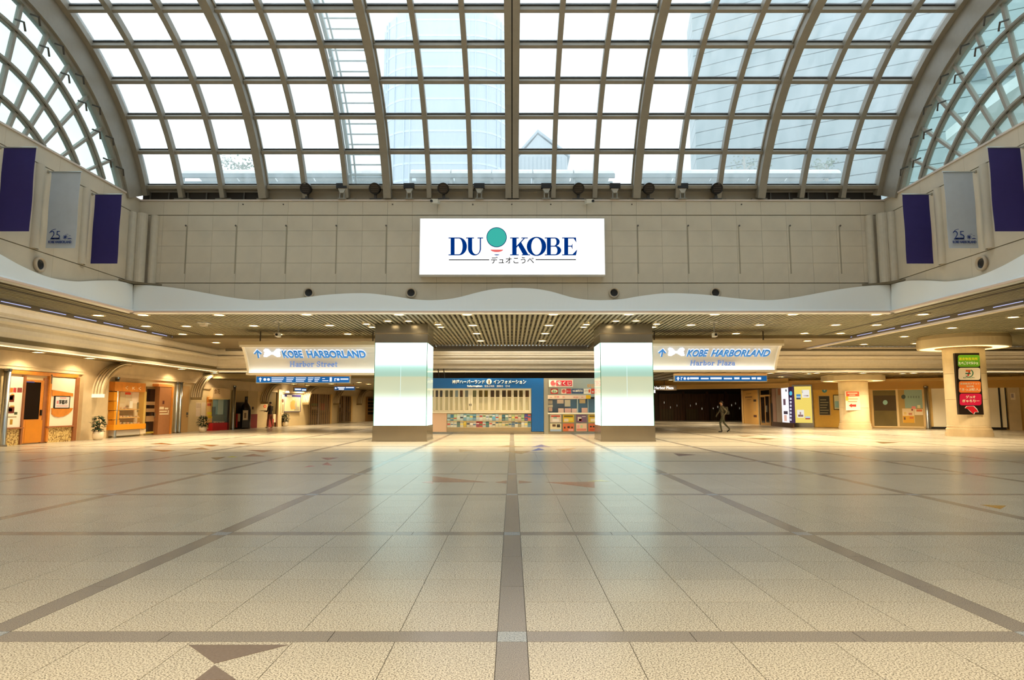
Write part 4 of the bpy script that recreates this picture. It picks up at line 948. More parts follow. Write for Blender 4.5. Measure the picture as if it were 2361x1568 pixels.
for r, c in (((1270, 896, 1286.5, 908), (182, 36, 34)), ((1294.5, 896.5, 1305.5, 908), (248, 220, 196)), ((1305.8, 896, 1316.5, 907.6), (204, 40, 52)), ((1318, 896.5, 1345, 907.6), (34, 66, 116)), ((1346, 896.5, 1362.5, 908), (250, 240, 220)), ((1363, 896, 1376, 908), (224, 70, 34))):
    s_ = PB('sign_board', fk, r, 0, .03, M(c, .4, emit=.15), t)
    if c[0] == 182: PD('sign_oval', fk, 1278.3, 902, 7, 4.2, .03, .04, M((220, 236, 200), .4), s_); text('ロト', fk, (1274, 899.8, 1282.5, 904.4), .04, M((30, 70, 40), .4), s_, bold=.02)
    if c[0] == 248: PD('sign_symbol', fk, 1300, 902.2, 4.4, 4.4, .03, .04, M((214, 90, 84), .4), s_)
    if c[0] == 204: text('宝くじ', fk, (1307, 900, 1315.5, 903.6), .03, WHITE, s_)
    if c[0] == 34: text('NUMBERS', fk, (1320, 898.6, 1344, 904.2), .03, WHITE, s_, shear=.2, bold=.03)
    if c[0] == 250: PB('orange_field', fk, (1357, 898, 1361, 905), .03, .035, M((234, 100, 30), .4), s_); text('LOTO', fk, (1347.5, 899, 1356, 903), .03, M((120, 120, 120), .4), s_)
    if c[0] == 224: PD('sign_symbol', fk, 1367, 903.5, 2, 2, .03, .04, WHITE, s_)
text('びじ', fk, (1354, 885.5, 1370, 893.5), 0, M((240, 160, 40), .4, emit=.3), t, bold=.03)
for i, (r, c) in enumerate((((1264, 923, 1274, 931.5), (196, 186, 170)), ((1284.5, 921.5, 1299.5, 930.5), (236, 214, 196)), ((1302, 922, 1315, 937.6), (218, 214, 196)), ((1336, 921, 1349.5, 930), (214, 190, 140)), ((1264, 933, 1274.5, 939), (240, 228, 204)), ((1265, 939.6, 1273.5, 948.6), (238, 200, 184)), ((1287, 941.5, 1300, 951.5), (242, 208, 196)), ((1302, 941.5, 1316.5, 951.5), (242, 196, 190)), ((1318, 942, 1330, 951.5), (246, 210, 200)), ((1341, 940.5, 1354.5, 951.5), (242, 196, 182)))):
    n_ = PB('window_notice', fk, r, -.22 if r[1] < 940 else -.05, -.2 if r[1] < 940 else -.04, M(c, .5), t)
for i, (x0, x1) in enumerate(((1268.5, 1294), (1298, 1323.5), (1328.5, 1353), (1356.5, 1382))):
    for r, (y0, y1) in enumerate(((956, 974), (976.5, 994.5))):
        c = [[(226, 206, 190), (232, 190, 30), (120, 88, 120), (236, 196, 40)], [(240, 226, 190), (220, 116, 70), (244, 206, 180), (214, 106, 60)]][r][i]
        u, v = fk.at((x0+x1)/2, y1)
        p = T('poster', '%s poster, %s row under the lottery counter, %s from the left' % (['pale grey-pink', 'yellow', 'purple', 'yellow-gold', 'cream and blue', 'orange with dark heads', 'pale pink', 'burnt orange'][r*4+i], 'upper' if r == 0 else 'lower', ORD[i]), 'poster', fk.p(u, v, 0), 'posters on the lottery kiosk')
        PB('frame', fk, (x0-1, y0-1, x1+1, y1+1), -.02, .015, M((150, 146, 130), .4, .4), p)
        PB('sheet', fk, (x0, y0, x1, y1), .015, .022, M(c, .4), p)
        w = x1-x0; h = y1-y0
        cs = [[((.1, .1, .9, .3), (206, 80, 70)), ((.2, .5, .8, .9), (250, 240, 236)), ((.3, .25, .6, .5), (150, 180, 170))], [((.1, .12, .9, .32), (110, 100, 20)), ((.1, .5, .5, .9), (250, 230, 200)), ((.5, .45, .9, .8), (240, 220, 90))], [((.15, .3, .5, .8), (236, 220, 210)), ((.25, .55, .55, .85), (190, 60, 70)), ((.55, .2, .9, .3), (230, 220, 230))], [((.1, .12, .9, .3), (120, 96, 20)), ((.2, .5, .7, .9), (250, 236, 200))],
              [((.2, .1, .5, .4), (90, 60, 40)), ((.6, .1, .9, .5), (60, 50, 40)), ((0, .75, 1, 1), (170, 190, 220))], [((.1, .4, .22, .65), (50, 36, 30)), ((.4, .35, .62, .6), (40, 30, 30)), ((.75, .4, .9, .62), (60, 40, 30)), ((.5, .7, .95, .95), (240, 170, 160))], [((.1, .2, .3, .55), (240, 170, 170)), ((.4, .2, .6, .55), (200, 220, 170)), ((.05, .65, .95, .95), (226, 140, 120))], [((.15, .3, .3, .5), (50, 36, 30)), ((.4, .3, .6, .5), (60, 40, 30)), ((.1, .7, .9, .9), (196, 80, 50))]][r*4+i]
        for q, c2 in cs: PB('print', fk, (x0+w*q[0], y0+h*q[1], x0+w*q[2], y0+h*q[3]), .022, .026, M(c2, .4), p)
# ================================================================== LEFT-HAND SHOPS
fa = Fr((-18.42, 0, 0), (0, 1, 0), (0, 0, 1), (1, 0, 0))      # near wall
DB = Vector((3.9, 29, 0)).normalized()
fb = Fr((-18.42, 38.1, 0), DB, (0, 0, 1), (DB.y, -DB.x, 0))   # receding far wall
fbox(MB(), fb, 0, 31, -.1, 3.75, -.3, 0).build('wall_left', BEIGE, kind='structure')
def base(fr, x, y, d=0): u, v = fr.at(x, y, d); q = fr.p(u, 0, d); return q
def beam(fr, u0, u1, z0, z1, d, nm='trim_6'):
    o = fbox(MB(), fr, u0, u1, z0, z1, 0, d).build(nm, STONE2, kind='structure'); return o
b1 = beam(fa, 20, 38.0, 2.78, 3.45, .12)
fbox(MB(), fa, 20, 38.0, 2.9, 2.94, .12, .15).build('moulding', STONE2, b1)
b2 = beam(fb, 0.1, 30, 2.5, 3.11, .1, 'trim_7')
def pole(fr, x, yb, label, w=.14, d=.2):
    u, v = fr.at(x, yb, d); t = T('chrome_post', label, 'post', fr.p(u, 0, d))
    c = fr.p(u, 0, d)
    MB().lathe(c, [(w, 0), (w, 2.78), (0, 2.78)], 16).build('shaft', CHROME, t, smooth=True)
    MB().lathe(c, [(0, 0), (w*1.4, 0), (w*1.4, .06), (w, .07)], 16).build('foot', SATIN, t)
    MB().lathe(c, [(w*1.2, 2.7), (w*1.2, 2.78), (0, 2.78)], 16).build('collar', SATIN, t)
pole(fa, 4, 1028, 'thick chrome post at the far left, beside the wooden restaurant front', .11)
pole(fa, 262, 1010, 'slim chrome post left of the orange food display case', .09)
pole(fa, 403, 1002, 'chrome post right of the brown partition, nearer of the two', .08)
pole(fa, 412, 1000, 'chrome post beside the beige service door, farther of the two', .08)
pole(fb, 536, 992, 'chrome post between the red display window and the dark entrance', .1, .12)
# wooden restaurant front
t = T('restaurant_front', 'wooden restaurant front with half-glazed orange door and white boards', 'shop front', base(fa, 95, 1022))
def A(nm, r, d0, d1, m, p=None): return PB(nm, fa, r, d0, d1, m, p or t)
A('top_rail', (15, 858, 181, 866), 0, .1, WOOD)
A('post', (52, 866, 56, 1024), 0, .12, WOODB); A('post', (172, 870, 180, 1016), 0, .12, WOODB); A('post', (98, 872, 111, 1020), 0, .06, WOODB); A('post', (111, 866, 116, 1018), 0, .12, WOOD)
dr = A('door', (56, 876, 97, 1021), .01, .06, WOOD)
A('door_glass', (58, 881, 92, 967), .06, .066, M((34, 26, 20), .08), dr); A('door_handle', (95, 945, 97.5, 958), .06, .12, BLACK, dr); A('kick_panel', (57, 969, 96, 1020), .06, .07, M((206, 128, 24), .4, var=.06, vs=3), dr); A('door_label', (61, 879.5, 80, 882), .066, .07, M((60, 70, 160), .4), dr)
bd = A('white_board', (116, 872, 175, 983), .02, .07, M((246, 232, 206), .5))
PP('wood_roof_shape', fa, [(121, 899), (169, 907), (169, 914), (121, 913)], .07, .1, WOOD, bd)
PP('wood_bowl_shape', fa, [(120, 941), (169, 941), (165, 948), (157, 955), (147, 960), (136, 962), (126, 960), (120, 955)], .07, .1, WOOD, bd)
A('hook', (119, 864, 121, 885), .1, .13, STEELD, bd)
A('sill', (110, 982, 174, 985), 0, .16, WOODB); A('stone_base', (109, 985, 171, 1019), 0, .06, granite('pebble', (196, 160, 90), (130, 96, 50), (224, 196, 130), 18, .6))
A('white_board', (12, 868, 52, 988), .02, .06, M((250, 240, 214), .5)); A('sill', (12, 986, 55, 989), 0, .16, WOODB); A('stone_base', (10, 989, 51, 1028), 0, .06, granite('pebble_left', (196, 160, 90), (130, 96, 50), (224, 196, 130), 18, .6))
pn = T('menu_poster', 'white menu poster with two dark bento photos at far left', 'poster', base(fa, 32, 985))
A('sheet', (13.5, 893, 51, 985), .06, .066, M((252, 242, 220), .4), pn)
for r, c in (((15, 894, 30, 905), (214, 130, 50)), ((31, 894, 38, 905), (190, 60, 60)), ((40, 894, 51, 905), (150, 70, 60)), ((15, 911, 33, 927), (120, 52, 34)), ((18, 914, 30, 922), (196, 110, 60)), ((14, 938, 33, 953), (110, 48, 34)), ((17, 941, 28, 949), (200, 100, 70)), ((33, 950, 40, 956), (70, 84, 50)), ((14, 960, 38, 963), (180, 160, 130)), ((23, 967, 29, 979), (186, 140, 40)), ((26, 908, 33, 914), (226, 170, 80)), ((24, 935, 33, 939), (226, 180, 90))):
    A('print', r, .066, .07, M(c, .4), pn)
pn = T('framed_sign', 'small black-framed calligraphy sign between wooden shapes on the white board', 'sign', base(fa, 143, 942))
A('frame', (126, 913, 161.5, 942), .07, .11, BLACK, pn); A('sheet', (128, 915, 159.5, 940), .11, .115, M((222, 214, 214), .4), pn)
text('茅鶴亭', fa, (136, 922, 155, 932), .115, M((40, 44, 34), .4), pn, bold=.0)
for r in ((138, 916.5, 153, 918.5), (131, 924, 135, 931), (130, 935.5, 156, 937)): A('print', r, .115, .118, M((206, 130, 130), .4), pn)
pr = fbox(MB(), fa, *[*fa.rect(181, 868, 240, 1014)[:2], 0, 2.78], 0, .16).build('pier', STONE2, None, kind='structure'); pr.name = 'trim_8'
# arches
def arch(fr, u0, z0, r, label, w=.95, nr=5, lit=False, col=(232, 214, 180), tall=None):
    t = T('ribbed_arch', label, 'arch', fr.p(u0, z0, 0))
    n = 14
    def path(rr, d0, d1):
        s = []
        for i in range(n+1):
            a = PI-(PI/2)*i/n; c, q = math.cos(a), math.sin(a)
            p = lambda k, d: fr.p(u0+1.38*r+1.38*k*c, z0+k*q, d)
            s.append([p(rr, d0), p(rr, d1), p(rr-.06, d1), p(rr-.06, d0)])
        return s
    MB().strip([0]*4, path(r-.02, .0, w)).build('shell', M((168, 144, 104), .5), t)
    for k in range(nr):
        d0 = .02+k*(w/nr); MB().strip([0]*4, path(r+.05, d0, d0+w/nr*.55)).build('rib', M(col, .45), t)
    fbox(MB(), fr, u0-.05, u0+.05, z0-.15, z0+.0, 0.02, w).build('end_cap', EM((255, 240, 200), 1.3) if lit else M((150, 128, 84), .5), t)
    return t
uA = fa.at(222, 912, .33)[0]
arch(fa, uA, 1.97, 1.4, 'ribbed beige quarter arch with lit foot above the nearest potted plant', .66, 5, True)
uA2 = fa.at(462, 920, .4)[0]
arch(fa, uA2-.3, 1.97, 1.4, 'ribbed beige quarter arch over the papered pier, second from left', .6, 5)
for x, lab in ((611, 'third from left, over the orange sticker'), (706, 'over the plant right of the map'), (776, 'between the two glass shutters'), (829, 'rearmost, by the dark shelves')):
    u = fb.at(x, 925, .3)[0]; arch(fb, u, 1.78, 1.27, 'ribbed beige quarter arch in the left passage, '+lab, .55, 4)
# orange display shop
t = T('display_front', 'orange food display case with stepped shelves of white dishes', 'display case', base(fa, 300, 1003))
A('header', (265, 882, 336, 903), 0, .3, WOOD)
for y in (904, 925.5, 947, 968.5): A('orange_block', (263, y, 275, y+20.3), 0, .28, M((224, 150, 30), .45))
A('back_board', (275, 903, 333, 980), 0, .02, M((226, 208, 172), .5)); A('side_frame', (331, 903, 336, 990), 0, .3, M((206, 170, 90), .5))
A('orange_base', (262, 978, 336, 990), 0, .34, M((230, 150, 20), .45)); A('plinth', (262, 991, 323, 1003.5), 0, .24, M((190, 182, 168), .5)); A('white_panel', (323, 989, 336, 1000), 0, .26, M((236, 214, 180), .5))
for y, x1 in ((943, 322), (962, 322), (977, 333)): A('shelf', (275, y, x1, y+1.8), .02, .26, M((214, 166, 96), .5))
for r, c in (((275, 947, 308, 960), (150, 124, 84)), ((275, 965, 308, 976), (160, 134, 94))): A('shelf_back', r, .02, .04, M(c, .5))
A('red_tag', (289, 905, 302, 910), .05, .07, M((224, 80, 40), .4)); A('menu_sheet', (305, 905, 331, 930), .02, .03, M((244, 226, 200), .4)); A('bottle_panel', (317, 928, 328, 950), .03, .05, M((140, 126, 90), .4))
A('photo_stand', (299, 925, 306, 941), .18, .22, M((246, 238, 220), .4)); A('fabric', (277, 904, 290, 928), .02, .06, M((206, 186, 144), .5))
text('く  K  く', fa, (289, 891, 325, 899), .3, M((250, 226, 190), .4), t)
k = 0
for y, xs in ((943, (281, 290, 299)), (962, (279, 287, 295, 303, 318)), (977, (278, 288, 296, 304, 312, 320, 328))):
    for x in xs:
        u, v = fa.at(x, y, .2); p = fa.p(u, v, .16)
        rowd = {943: 'top', 962: 'middle', 977: 'bottom'}[y]
        d = T('food_dish', 'white model food dish, %s from the left on the %s shelf of the display' % (ORD[xs.index(x)], rowd), 'dish', p, 'dishes in the orange display')
        MB().lathe(p, [(0, 0), (.04, 0), (.08, .05), (.075, .055), (.035, .015), (0, .015)], 12).build('bowl', M((250, 244, 230), .3), d)
        MB().lathe(p, [(.065, .045), (.04, .07), (0, .08)], 10).build('food', M(random.choice([(190, 100, 40), (150, 80, 40), (210, 150, 60), (90, 110, 50)]), .5), d)
t = T('cafe_door', 'dark glazed door with cross bars inside a rounded frame', 'door', base(fa, 347, 998))
A('frame', (336, 892, 366, 999), 0, .05, M((120, 92, 48), .5)); A('dark_glass', (337, 897, 358, 997), .05, .06, M((36, 24, 18), .1))
for y, h in ((926, 8), (942, 8), (959, 13)): A('cross_bar', (337, y, 358, y+h), .06, .09, M((160, 124, 84), .4))
A('stile', (358, 896, 364, 999), .05, .1, M((140, 112, 64), .4)); A('bottom_rail', (336, 995, 360, 999), .05, .1, M((190, 160, 60), .4)); A('door_pull', (357, 952, 358.5, 962), .1, .14, CHROME)
t = T('brown_partition', 'brown partition panel with white lettering and orange edge', 'partition', base(fa, 382, 1001))
A('panel', (366, 892, 394, 1001), 0, .3, M((166, 110, 66), .5, var=.05)); A('orange_edge', (394, 891, 398, 1001), 0, .32, WOOD); A('orange_top', (366, 886, 398, 892), 0, .32, M((220, 140, 70), .5))
for r in ((368, 938, 378, 944), (380, 940, 388, 944), (368, 947, 385, 950), (387, 946, 389, 952), (368, 953, 389, 956)): A('print', r, .3, .306, M((236, 216, 180), .5))
A('seal', (375, 924, 379, 932), .3, .306, M((90, 36, 30), .5))
t = T('service_door', 'plain beige service door with a small lever between chrome posts and pier', 'door', base(fa, 425, 998))
A('leaf', (415, 890, 435, 997), .0, .04, M((214, 172, 112), .5)); A('lever', (431, 951, 434, 957), .04, .08, STEELD); A('lock', (431, 959.5, 433, 961.5), .04, .06, STEELD)
t = T('paper_notices', 'sheet of pale paper notices on the pier behind the second plant', 'notice', base(fa, 462, 960))
A('sheet', (452, 928, 464, 944), 0, .01, M((240, 218, 190), .5)); A('sheet', (452, 944.5, 464, 960), 0, .01, M((238, 214, 188), .5))
for k in range(4): A('print', (453+2.6*k, 930, 454+2.6*k, 941), .01, .012, M((170, 140, 110), .5))
def Bq(nm, r, d0, d1, m, p=None): return PB(nm, fb, r, d0, d1, m, p or t)
Bq('sheet', (464.5, 928, 474, 960), 0, .01, M((240, 220, 194), .5))
# red display window
t = T('red_display_window', 'shop display window on a red base with a pale sign board above', 'display case', base(fb, 505, 992))
Bq('red_base', (490, 975, 528, 992.5), 0, .3, M((196, 30, 40), .4)); Bq('sign_board', (491, 895, 531, 917), 0, .2, M((238, 206, 158), .5)); Bq('top_rail', (490, 917, 530, 921), 0, .3, M((230, 200, 140), .5))
Bq('back', (490, 921, 526, 975), 0, .02, M((150, 190, 200), .4)); Bq('curtain', (503, 921, 515, 956), .02, .05, M((226, 240, 226), .5)); Bq('dark_zone', (490, 955, 526, 975), .02, .05, M((96, 84, 56), .5)); Bq('plant_print', (515, 924, 523, 958), .02, .04, M((70, 110, 80), .5)); Bq('dark_stand', (490, 938, 497, 960), .03, .08, M((60, 60, 66), .5))
Bq('side_post', (525, 920, 529, 992), 0, .3, M((40, 28, 24), .4))
Bq('glass', (490, 921, 526, 975), .26, .27, glass_dark('display_glass', (190, 220, 224), .16))
text('食花', fb, (493.5, 897, 507, 908.5), .2, M((150, 110, 60), .5), t)
for i, x in enumerate((495, 501, 508, 514)):
    u, v = fb.at(x, 975, .15); p = fb.p(u, v, .15); d = T('food_dish', 'pale dish, %s from the left in the red display window' % ORD[i], 'dish', p, 'dishes in the red display')
    MB().lathe(p, [(0, 0), (.05, 0), (.1, .08), (.09, .085), (.04, .02), (0, .02)], 12).build('bowl', M((226, 220, 180), .3), d)
t = T('menu_banner', 'tall orange and cream menu banner left of the red display window', 'banner', base(fb, 483, 993))
Bq('cloth', (476, 914, 490, 989), .02, .04, M((240, 196, 120), .6)); Bq('foot', (476, 989, 491, 994), 0, .08, M((200, 50, 40), .5))
for r, c in (((477, 916, 489, 928), (214, 130, 40)), ((478, 930, 487, 936), (196, 90, 60)), ((478, 950, 488, 956), (240, 220, 60)), ((480, 958, 488, 964), (240, 200, 40)), ((479, 974, 489, 986), (150, 90, 50)), ((482, 976, 486, 983), (240, 220, 180))): Bq('print', r, .04, .045, M(c, .5))
# dark entrance
t = T('dark_entrance', 'dark shop entrance with red dado and beige upper panels', 'shop front', base(fb, 568, 988))
Bq('recess', (543, 897, 593, 988), -.0, .02, M((176, 150, 104), .5)); Bq('dark_panel', (543, 928, 575, 988), .02, .04, M((42, 30, 22), .5)); Bq('red_dado', (578, 955, 593, 987), .02, .05, M((128, 30, 26), .5)); Bq('beige_panel', (571, 899, 593, 955), .02, .05, M((196, 172, 130), .5)); Bq('rod', (545, 897.5, 568, 899), .05, .1, BLACK); Bq('side_wall', (541, 895, 543.5, 990), 0, .12, M((214, 176, 110), .5)); Bq('switch_plate', (581, 938, 585, 944), .05, .06, M((60, 44, 36), .5))
t = T('sake_bottle_display', 'big black bottle-shaped display stand at the dark entrance', 'display', base(fb, 565, 987, .3))
u, v = fb.at(565, 986, .35); c = fb.p(u, 0, .35)
MB().lathe(c, [(0, 0), (.3, 0), (.32, .1), (.32, 1.25), (.26, 1.5), (.1, 1.72), (.09, 2.05), (.1, 2.1), (0, 2.1)], 16).build('bottle', M((26, 16, 14), .25), t, smooth=True)
t = T('standing_sign', 'white framed standing sign in front of the black bottle display', 'sign', base(fb, 566, 987, .75))
Bq('frame', (559, 945, 573, 986), .7, .73, BLACK); Bq('sheet', (560.5, 946.5, 571.5, 968.5), .73, .735, M((214, 196, 164), .5)); Bq('print', (563, 952, 568, 964), .735, .738, M((120, 90, 60), .5))
t = T('standing_sign', 'narrow white standing sign right of the black bottle display', 'sign', base(fb, 576, 986, .5))
Bq('post', (573.6, 946, 574.4, 986), .48, .5, STEELD); Bq('sheet', (573.4, 946, 578.5, 969), .5, .53, M((230, 210, 170), .5)); Bq('foot', (572.5, 985, 579, 987.2), .42, .58, STEELD)
t = T('standing_sign', 'white and red narrow sign at the left edge of the dark entrance', 'sign', base(fb, 550, 985, .2))
Bq('sheet', (548, 954, 554, 972), .16, .2, M((236, 214, 180), .5)); Bq('red_edge', (545.5, 954, 548, 986), .16, .2, M((186, 40, 36), .5)); Bq('lower_print', (548, 972, 556, 986), .16, .19, M((60, 44, 34), .5))
t = T('orange_sticker', 'round orange-red sticker on the pier left of the carrying person', 'sticker', base(fb, 611, 937)); PD('disc', fb, 611, 937, 3.2, 3.6, 0, .012, M((232, 96, 50), .5), t); PD('disc_print', fb, 611, 937, 1.3, 1.8, .012, .015, M((250, 190, 150), .5), t)
t = T('dark_doorway', 'dark doorway with red curtain and white banner behind the carrying person', 'doorway', base(fb, 630, 984))
Bq('dark_opening', (618, 902, 637, 984), 0, .02, M((96, 80, 46), .5)); Bq('jamb', (637, 902, 642, 984), 0, .06, M((40, 28, 22), .5)); Bq('red_curtain', (617, 966, 631, 986), .02, .06, M((164, 62, 50), .6)); Bq('white_cloth', (630, 955, 637, 974), .02, .05, M((240, 220, 180), .6)); Bq('red_edge', (637, 955, 640, 984), .06, .08, M((166, 36, 32), .6)); Bq('side_pier', (642, 898, 650, 985), 0, .2, BEIGE)
t = T('vertical_sign', 'slim vertical shop sign with a round emblem left of the map board', 'sign', base(fb, 652, 955)); Bq('board', (648.5, 910, 655, 955), .2, .24, M((226, 204, 164), .5)); PD('emblem', fb, 652, 924, 2, 4.5, .24, .25, M((110, 60, 50), .5), t); Bq('print', (650.5, 932, 653.5, 952), .24, .245, M((170, 150, 110), .5))
t = T('map_board', 'blue-framed area map board lit by a bright lamp in the left passage', 'board', base(fb, 674, 950))
Bq('blue_frame', (655, 909.5, 693.5, 950), 0, .1, M((52, 44, 110), .5)); Bq('map_sheet', (656, 915.5, 692, 948.5), .1, .108, M((236, 222, 176), .45)); Bq('map_grey', (679, 916, 690, 947), .108, .111, M((186, 176, 150), .5)); Bq('title_strip', (662, 911, 673, 914.5), .1, .106, M((250, 244, 226), .5))
PP('map_land', fb, [(670, 927), (676, 922), (681, 925), (679, 934), (682, 943), (671, 944), (669, 936)], .111, .114, M((228, 182, 100), .5), t); Bq('map_key', (685, 926, 690, 938), .111, .114, M((226, 212, 166), .5))
t = T('wall_lamp', 'bright lamp over the map board in the left passage', 'lamp', base(fb, 663, 905)); u, v = fb.at(663, 904, .35); c = fb.p(u, v, .35)
MB().lathe(c, [(0, .06), (.1, .06), (.14, -.05), (0, -.05)], 14).build('shade', EM((255, 244, 214), 14), t); MB().tube([fb.p(u, v+.08, 0), fb.p(u, v+.06, .35)], .025, 6).build('arm', CHROME, t)
spot(t, c-Vector((0, 0, .1)), 30, size=2.6)
GLS = glass_dark('shop_glass', (150, 120, 90), .35)
for nm, r, lab, items in (('a', (714, 909, 764, 980), 'glass shop shutter with green and red goods behind, left passage', (((717, 930, 733, 936), (120, 170, 130)), ((718, 938, 734, 944), (236, 226, 196)), ((718, 946, 733, 958), (80, 84, 56)), ((741, 930, 748, 946), (222, 84, 76)), ((735, 928, 738, 942), (216, 110, 110)), ((731, 944, 735, 956), (240, 220, 196)), ((744, 950, 750, 976), (140, 100, 60)))),
                     ('b', (782, 914, 811, 972), 'darker glass shop shutter right of the passage arches', (((783, 932, 786, 940), (246, 240, 226)), ((786, 940, 796, 952), (170, 150, 140)), ((785, 955, 797, 971), (40, 30, 26)), ((798, 918, 809, 971), (96, 74, 46))))):
    t = T('shop_shutter', lab, 'shutter', base(fb, (r[0]+r[2])/2, r[3]))
    Bq('back', r, 0, .02, M((150, 122, 90), .5) if nm == 'a' else M((110, 84, 62), .5))
    for q, c in items: Bq('goods', q, .02, .05, M(c, .5))
    Bq('glass', r, .14, .15, GLS)
    x0, y0, x1, y1 = r; n = 10 if nm == 'a' else 6
    for k in range(n+1): x = x0+(x1-x0)*k/n; Bq('bar', (x-.35, y0, x+.35, y1), .15, .18, M((170, 140, 96), .4))
    Bq('rail', (x0, y0+(y1-y0)*.62, x1, y0+(y1-y0)*.62+1), .15, .19, M((120, 90, 56), .4))
    xm = x0+(x1-x0)*.42; Bq('post', (xm-1.2, y0, xm+1.2, y1), .12, .2, M((150, 130, 110), .4)); Bq('post', (x1-1.5, y0, x1+1.5, y1), .12, .2, M((226, 186, 116), .4))
t = T('dark_shelves', 'dark shelf unit at the end of the left passage by the lit pillar', 'shelf', base(fb, 854, 971)); Bq('case', (847, 916, 866, 971), 0, .2, M((160, 120, 66), .5))
for y in (919, 927, 934, 942, 950): Bq('compartment', (848.5, y, 866, y+5.5), .2, .21, M((36, 26, 18), .5))
# ------------------------------------------------------------------ potted plants
LEAF = M((34, 58, 30), .45, var=.3, vs=9); POT = M((236, 220, 192), .5)
def plant(p, h, w, label, seed):
    rnd = random.Random(seed); t = T('potted_plant', label, 'plant', p)
    MB().lathe(p, [(0, 0), (w*.32, 0), (w*.47, h*.1), (w*.5, h*.24), (w*.44, h*.36), (w*.4, h*.36), (w*.42, h*.24), (0, h*.26)], 18).build('planter', POT, t, smooth=True)
    MB().lathe(p+Vector((0, 0, h*.25)), [(0, .02), (w*.4, .0)], 14).build('soil', DARKBR, t)
    MB().tube([p+Vector((0, 0, h*.25)), p+Vector((.03, .02, h*.6)), p+Vector((0, 0, h*.92))], [.03, .022, .01], 6).build('stem', M((84, 70, 40), .6), t)
    mb = MB()
    for i in range(190):
        z = h*(.36+.62*rnd.random()); rad = w*.6*math.sin(PI*min(1, max(.12, (z/h-.22)/.8)))**.6*rnd.uniform(.35, 1.05); a = rnd.uniform(0, 2*PI)
        c = p+Vector((rad*math.cos(a), rad*math.sin(a), z)); l = w*rnd.uniform(.24, .4); d = Vector((math.cos(a+rnd.uniform(-.6, .6)), math.sin(a+rnd.uniform(-.6, .6)), rnd.uniform(-.7, .4))).normalized()
        s = d.cross(Vector((0, 0, 1))).normalized()*l*.34; up = Vector((0, 0, .06*l))
        q = [c-d*l*.1, c+d*l*.35+s+up, c+d*l*.7+s*.6, c+d*l, c+d*l*.7-s*.6, c+d*l*.35-s+up]
        mb.poly(q+[c+d*l*.4-up], [(0, 1, 6), (1, 2, 6), (2, 3, 6), (3, 4, 6), (4, 5, 6), (5, 0, 6)])
    mb.build('foliage', LEAF, t, kind='stuff')
for i, (fr, x, yb, yt, w, lab) in enumerate(((fa, 225, 1015, 958, .44, 'bushy green plant in a round cream pot under the nearest ribbed arch'), (fa, 467, 997, 958, .44, 'green plant in a cream pot before the papered pier'), (fb, 658, 983, 953, .44, 'leafy plant in a cream pot under the left edge of the map board'), (fb, 704, 978, 950, .42, 'slim conical plant in a low cream pot right of the map board'))):
    p = hz(x, yb, 0); q = hy(x, yt, p.y); plant(p, q.z, w, lab, i+3)
# ================================================================== RIGHT-HAND SIDE
A1 = Vector((19.65, 46.5, 0)); B1 = Vector((32.5, 39.2, 0)); f1 = Fr(A1, B1-A1)
if f1.n.y > 0: f1.n = -f1.n
A2 = Vector((20.8, 58.5, 0)); f2 = Fr(A2, A1-A2)
if f2.n.x > 0: f2.n = -f2.n
L1 = (B1-A1).length; L2 = (A1-A2).length
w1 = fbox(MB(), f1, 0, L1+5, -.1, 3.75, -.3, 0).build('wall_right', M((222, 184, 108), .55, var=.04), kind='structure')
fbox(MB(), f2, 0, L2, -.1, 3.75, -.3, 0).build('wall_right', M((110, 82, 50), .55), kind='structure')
fbox(MB(), f1, 0.05, L1+4, 2.62, 3.1, 0, .16).build('trim_9', M((186, 140, 62), .5), kind='structure')
fbox(MB(), f1, 0.05, L1+4, 3.1, 3.3, 0, .35).build('trim_10', M((206, 164, 90), .5), kind='structure')
bA = Vector((19.6, 45.6, 0)); bB = Vector((7.0, 52.5, 0)); f3 = Fr(bB, bA-bB)
if f3.n.y > 0: f3.n = -f3.n
fbox(MB(), f3, 0, (bA-bB).length, 2.78, 3.46, -.3, 0).build('trim_11', M((206, 166, 96), .5), kind='structure')
fbox(MB(), f3, 0, (bA-bB).length, 3.05, 3.12, 0, .1).build('trim_12', M((216, 176, 106), .5), kind='structure')
def C(nm, r, d0, d1, m, p=None): return PB(nm, f1, r, d0, d1, m, p or t)
def D(nm, r, d0, d1, m, p=None): return PB(nm, f2, r, d0, d1, m, p or t)
t = T('poster_case', 'tall backlit yellow poster case in a steel frame', 'poster case', base(f1, 1850, 985))
C('steel_frame', (1828, 887, 1874.5, 986), 0, .2, SATIN); C('lit_sheet', (1832.5, 891, 1871.5, 975), .2, .21, EM((250, 222, 110), .95))
for r, c in (((1836, 909, 1846, 914), (90, 150, 200)), ((1836, 914, 1846, 917), (190, 220, 236)), ((1836, 917, 1846, 921), (90, 90, 96)), ((1849, 899, 1866, 917), (252, 246, 236)), ((1853, 911, 1864, 914), (150, 110, 100)), ((1848.5, 900, 1851, 906), (70, 90, 40)), ((1838, 945, 1854, 963), (252, 244, 232)), ((1840.5, 956, 1852, 961), (120, 50, 40)), ((1844, 950, 1847, 956), (150, 90, 70)), ((1857, 960, 1868, 964), (200, 216, 224)), ((1857, 964, 1868, 967), (190, 90, 80))): C('print', r, .21, .215, EM(c, .9))
t = T('yellow_shop_wall', 'yellow shop wall panel with a round teal emblem', 'shop front', base(f1, 1905, 984))
C('yellow_panel', (1877, 893, 1945, 985), 0, .05, M((226, 176, 70), .5, var=.04)); C('yellow_top', (1877, 882, 1945, 893), 0, .05, M((206, 158, 54), .5))
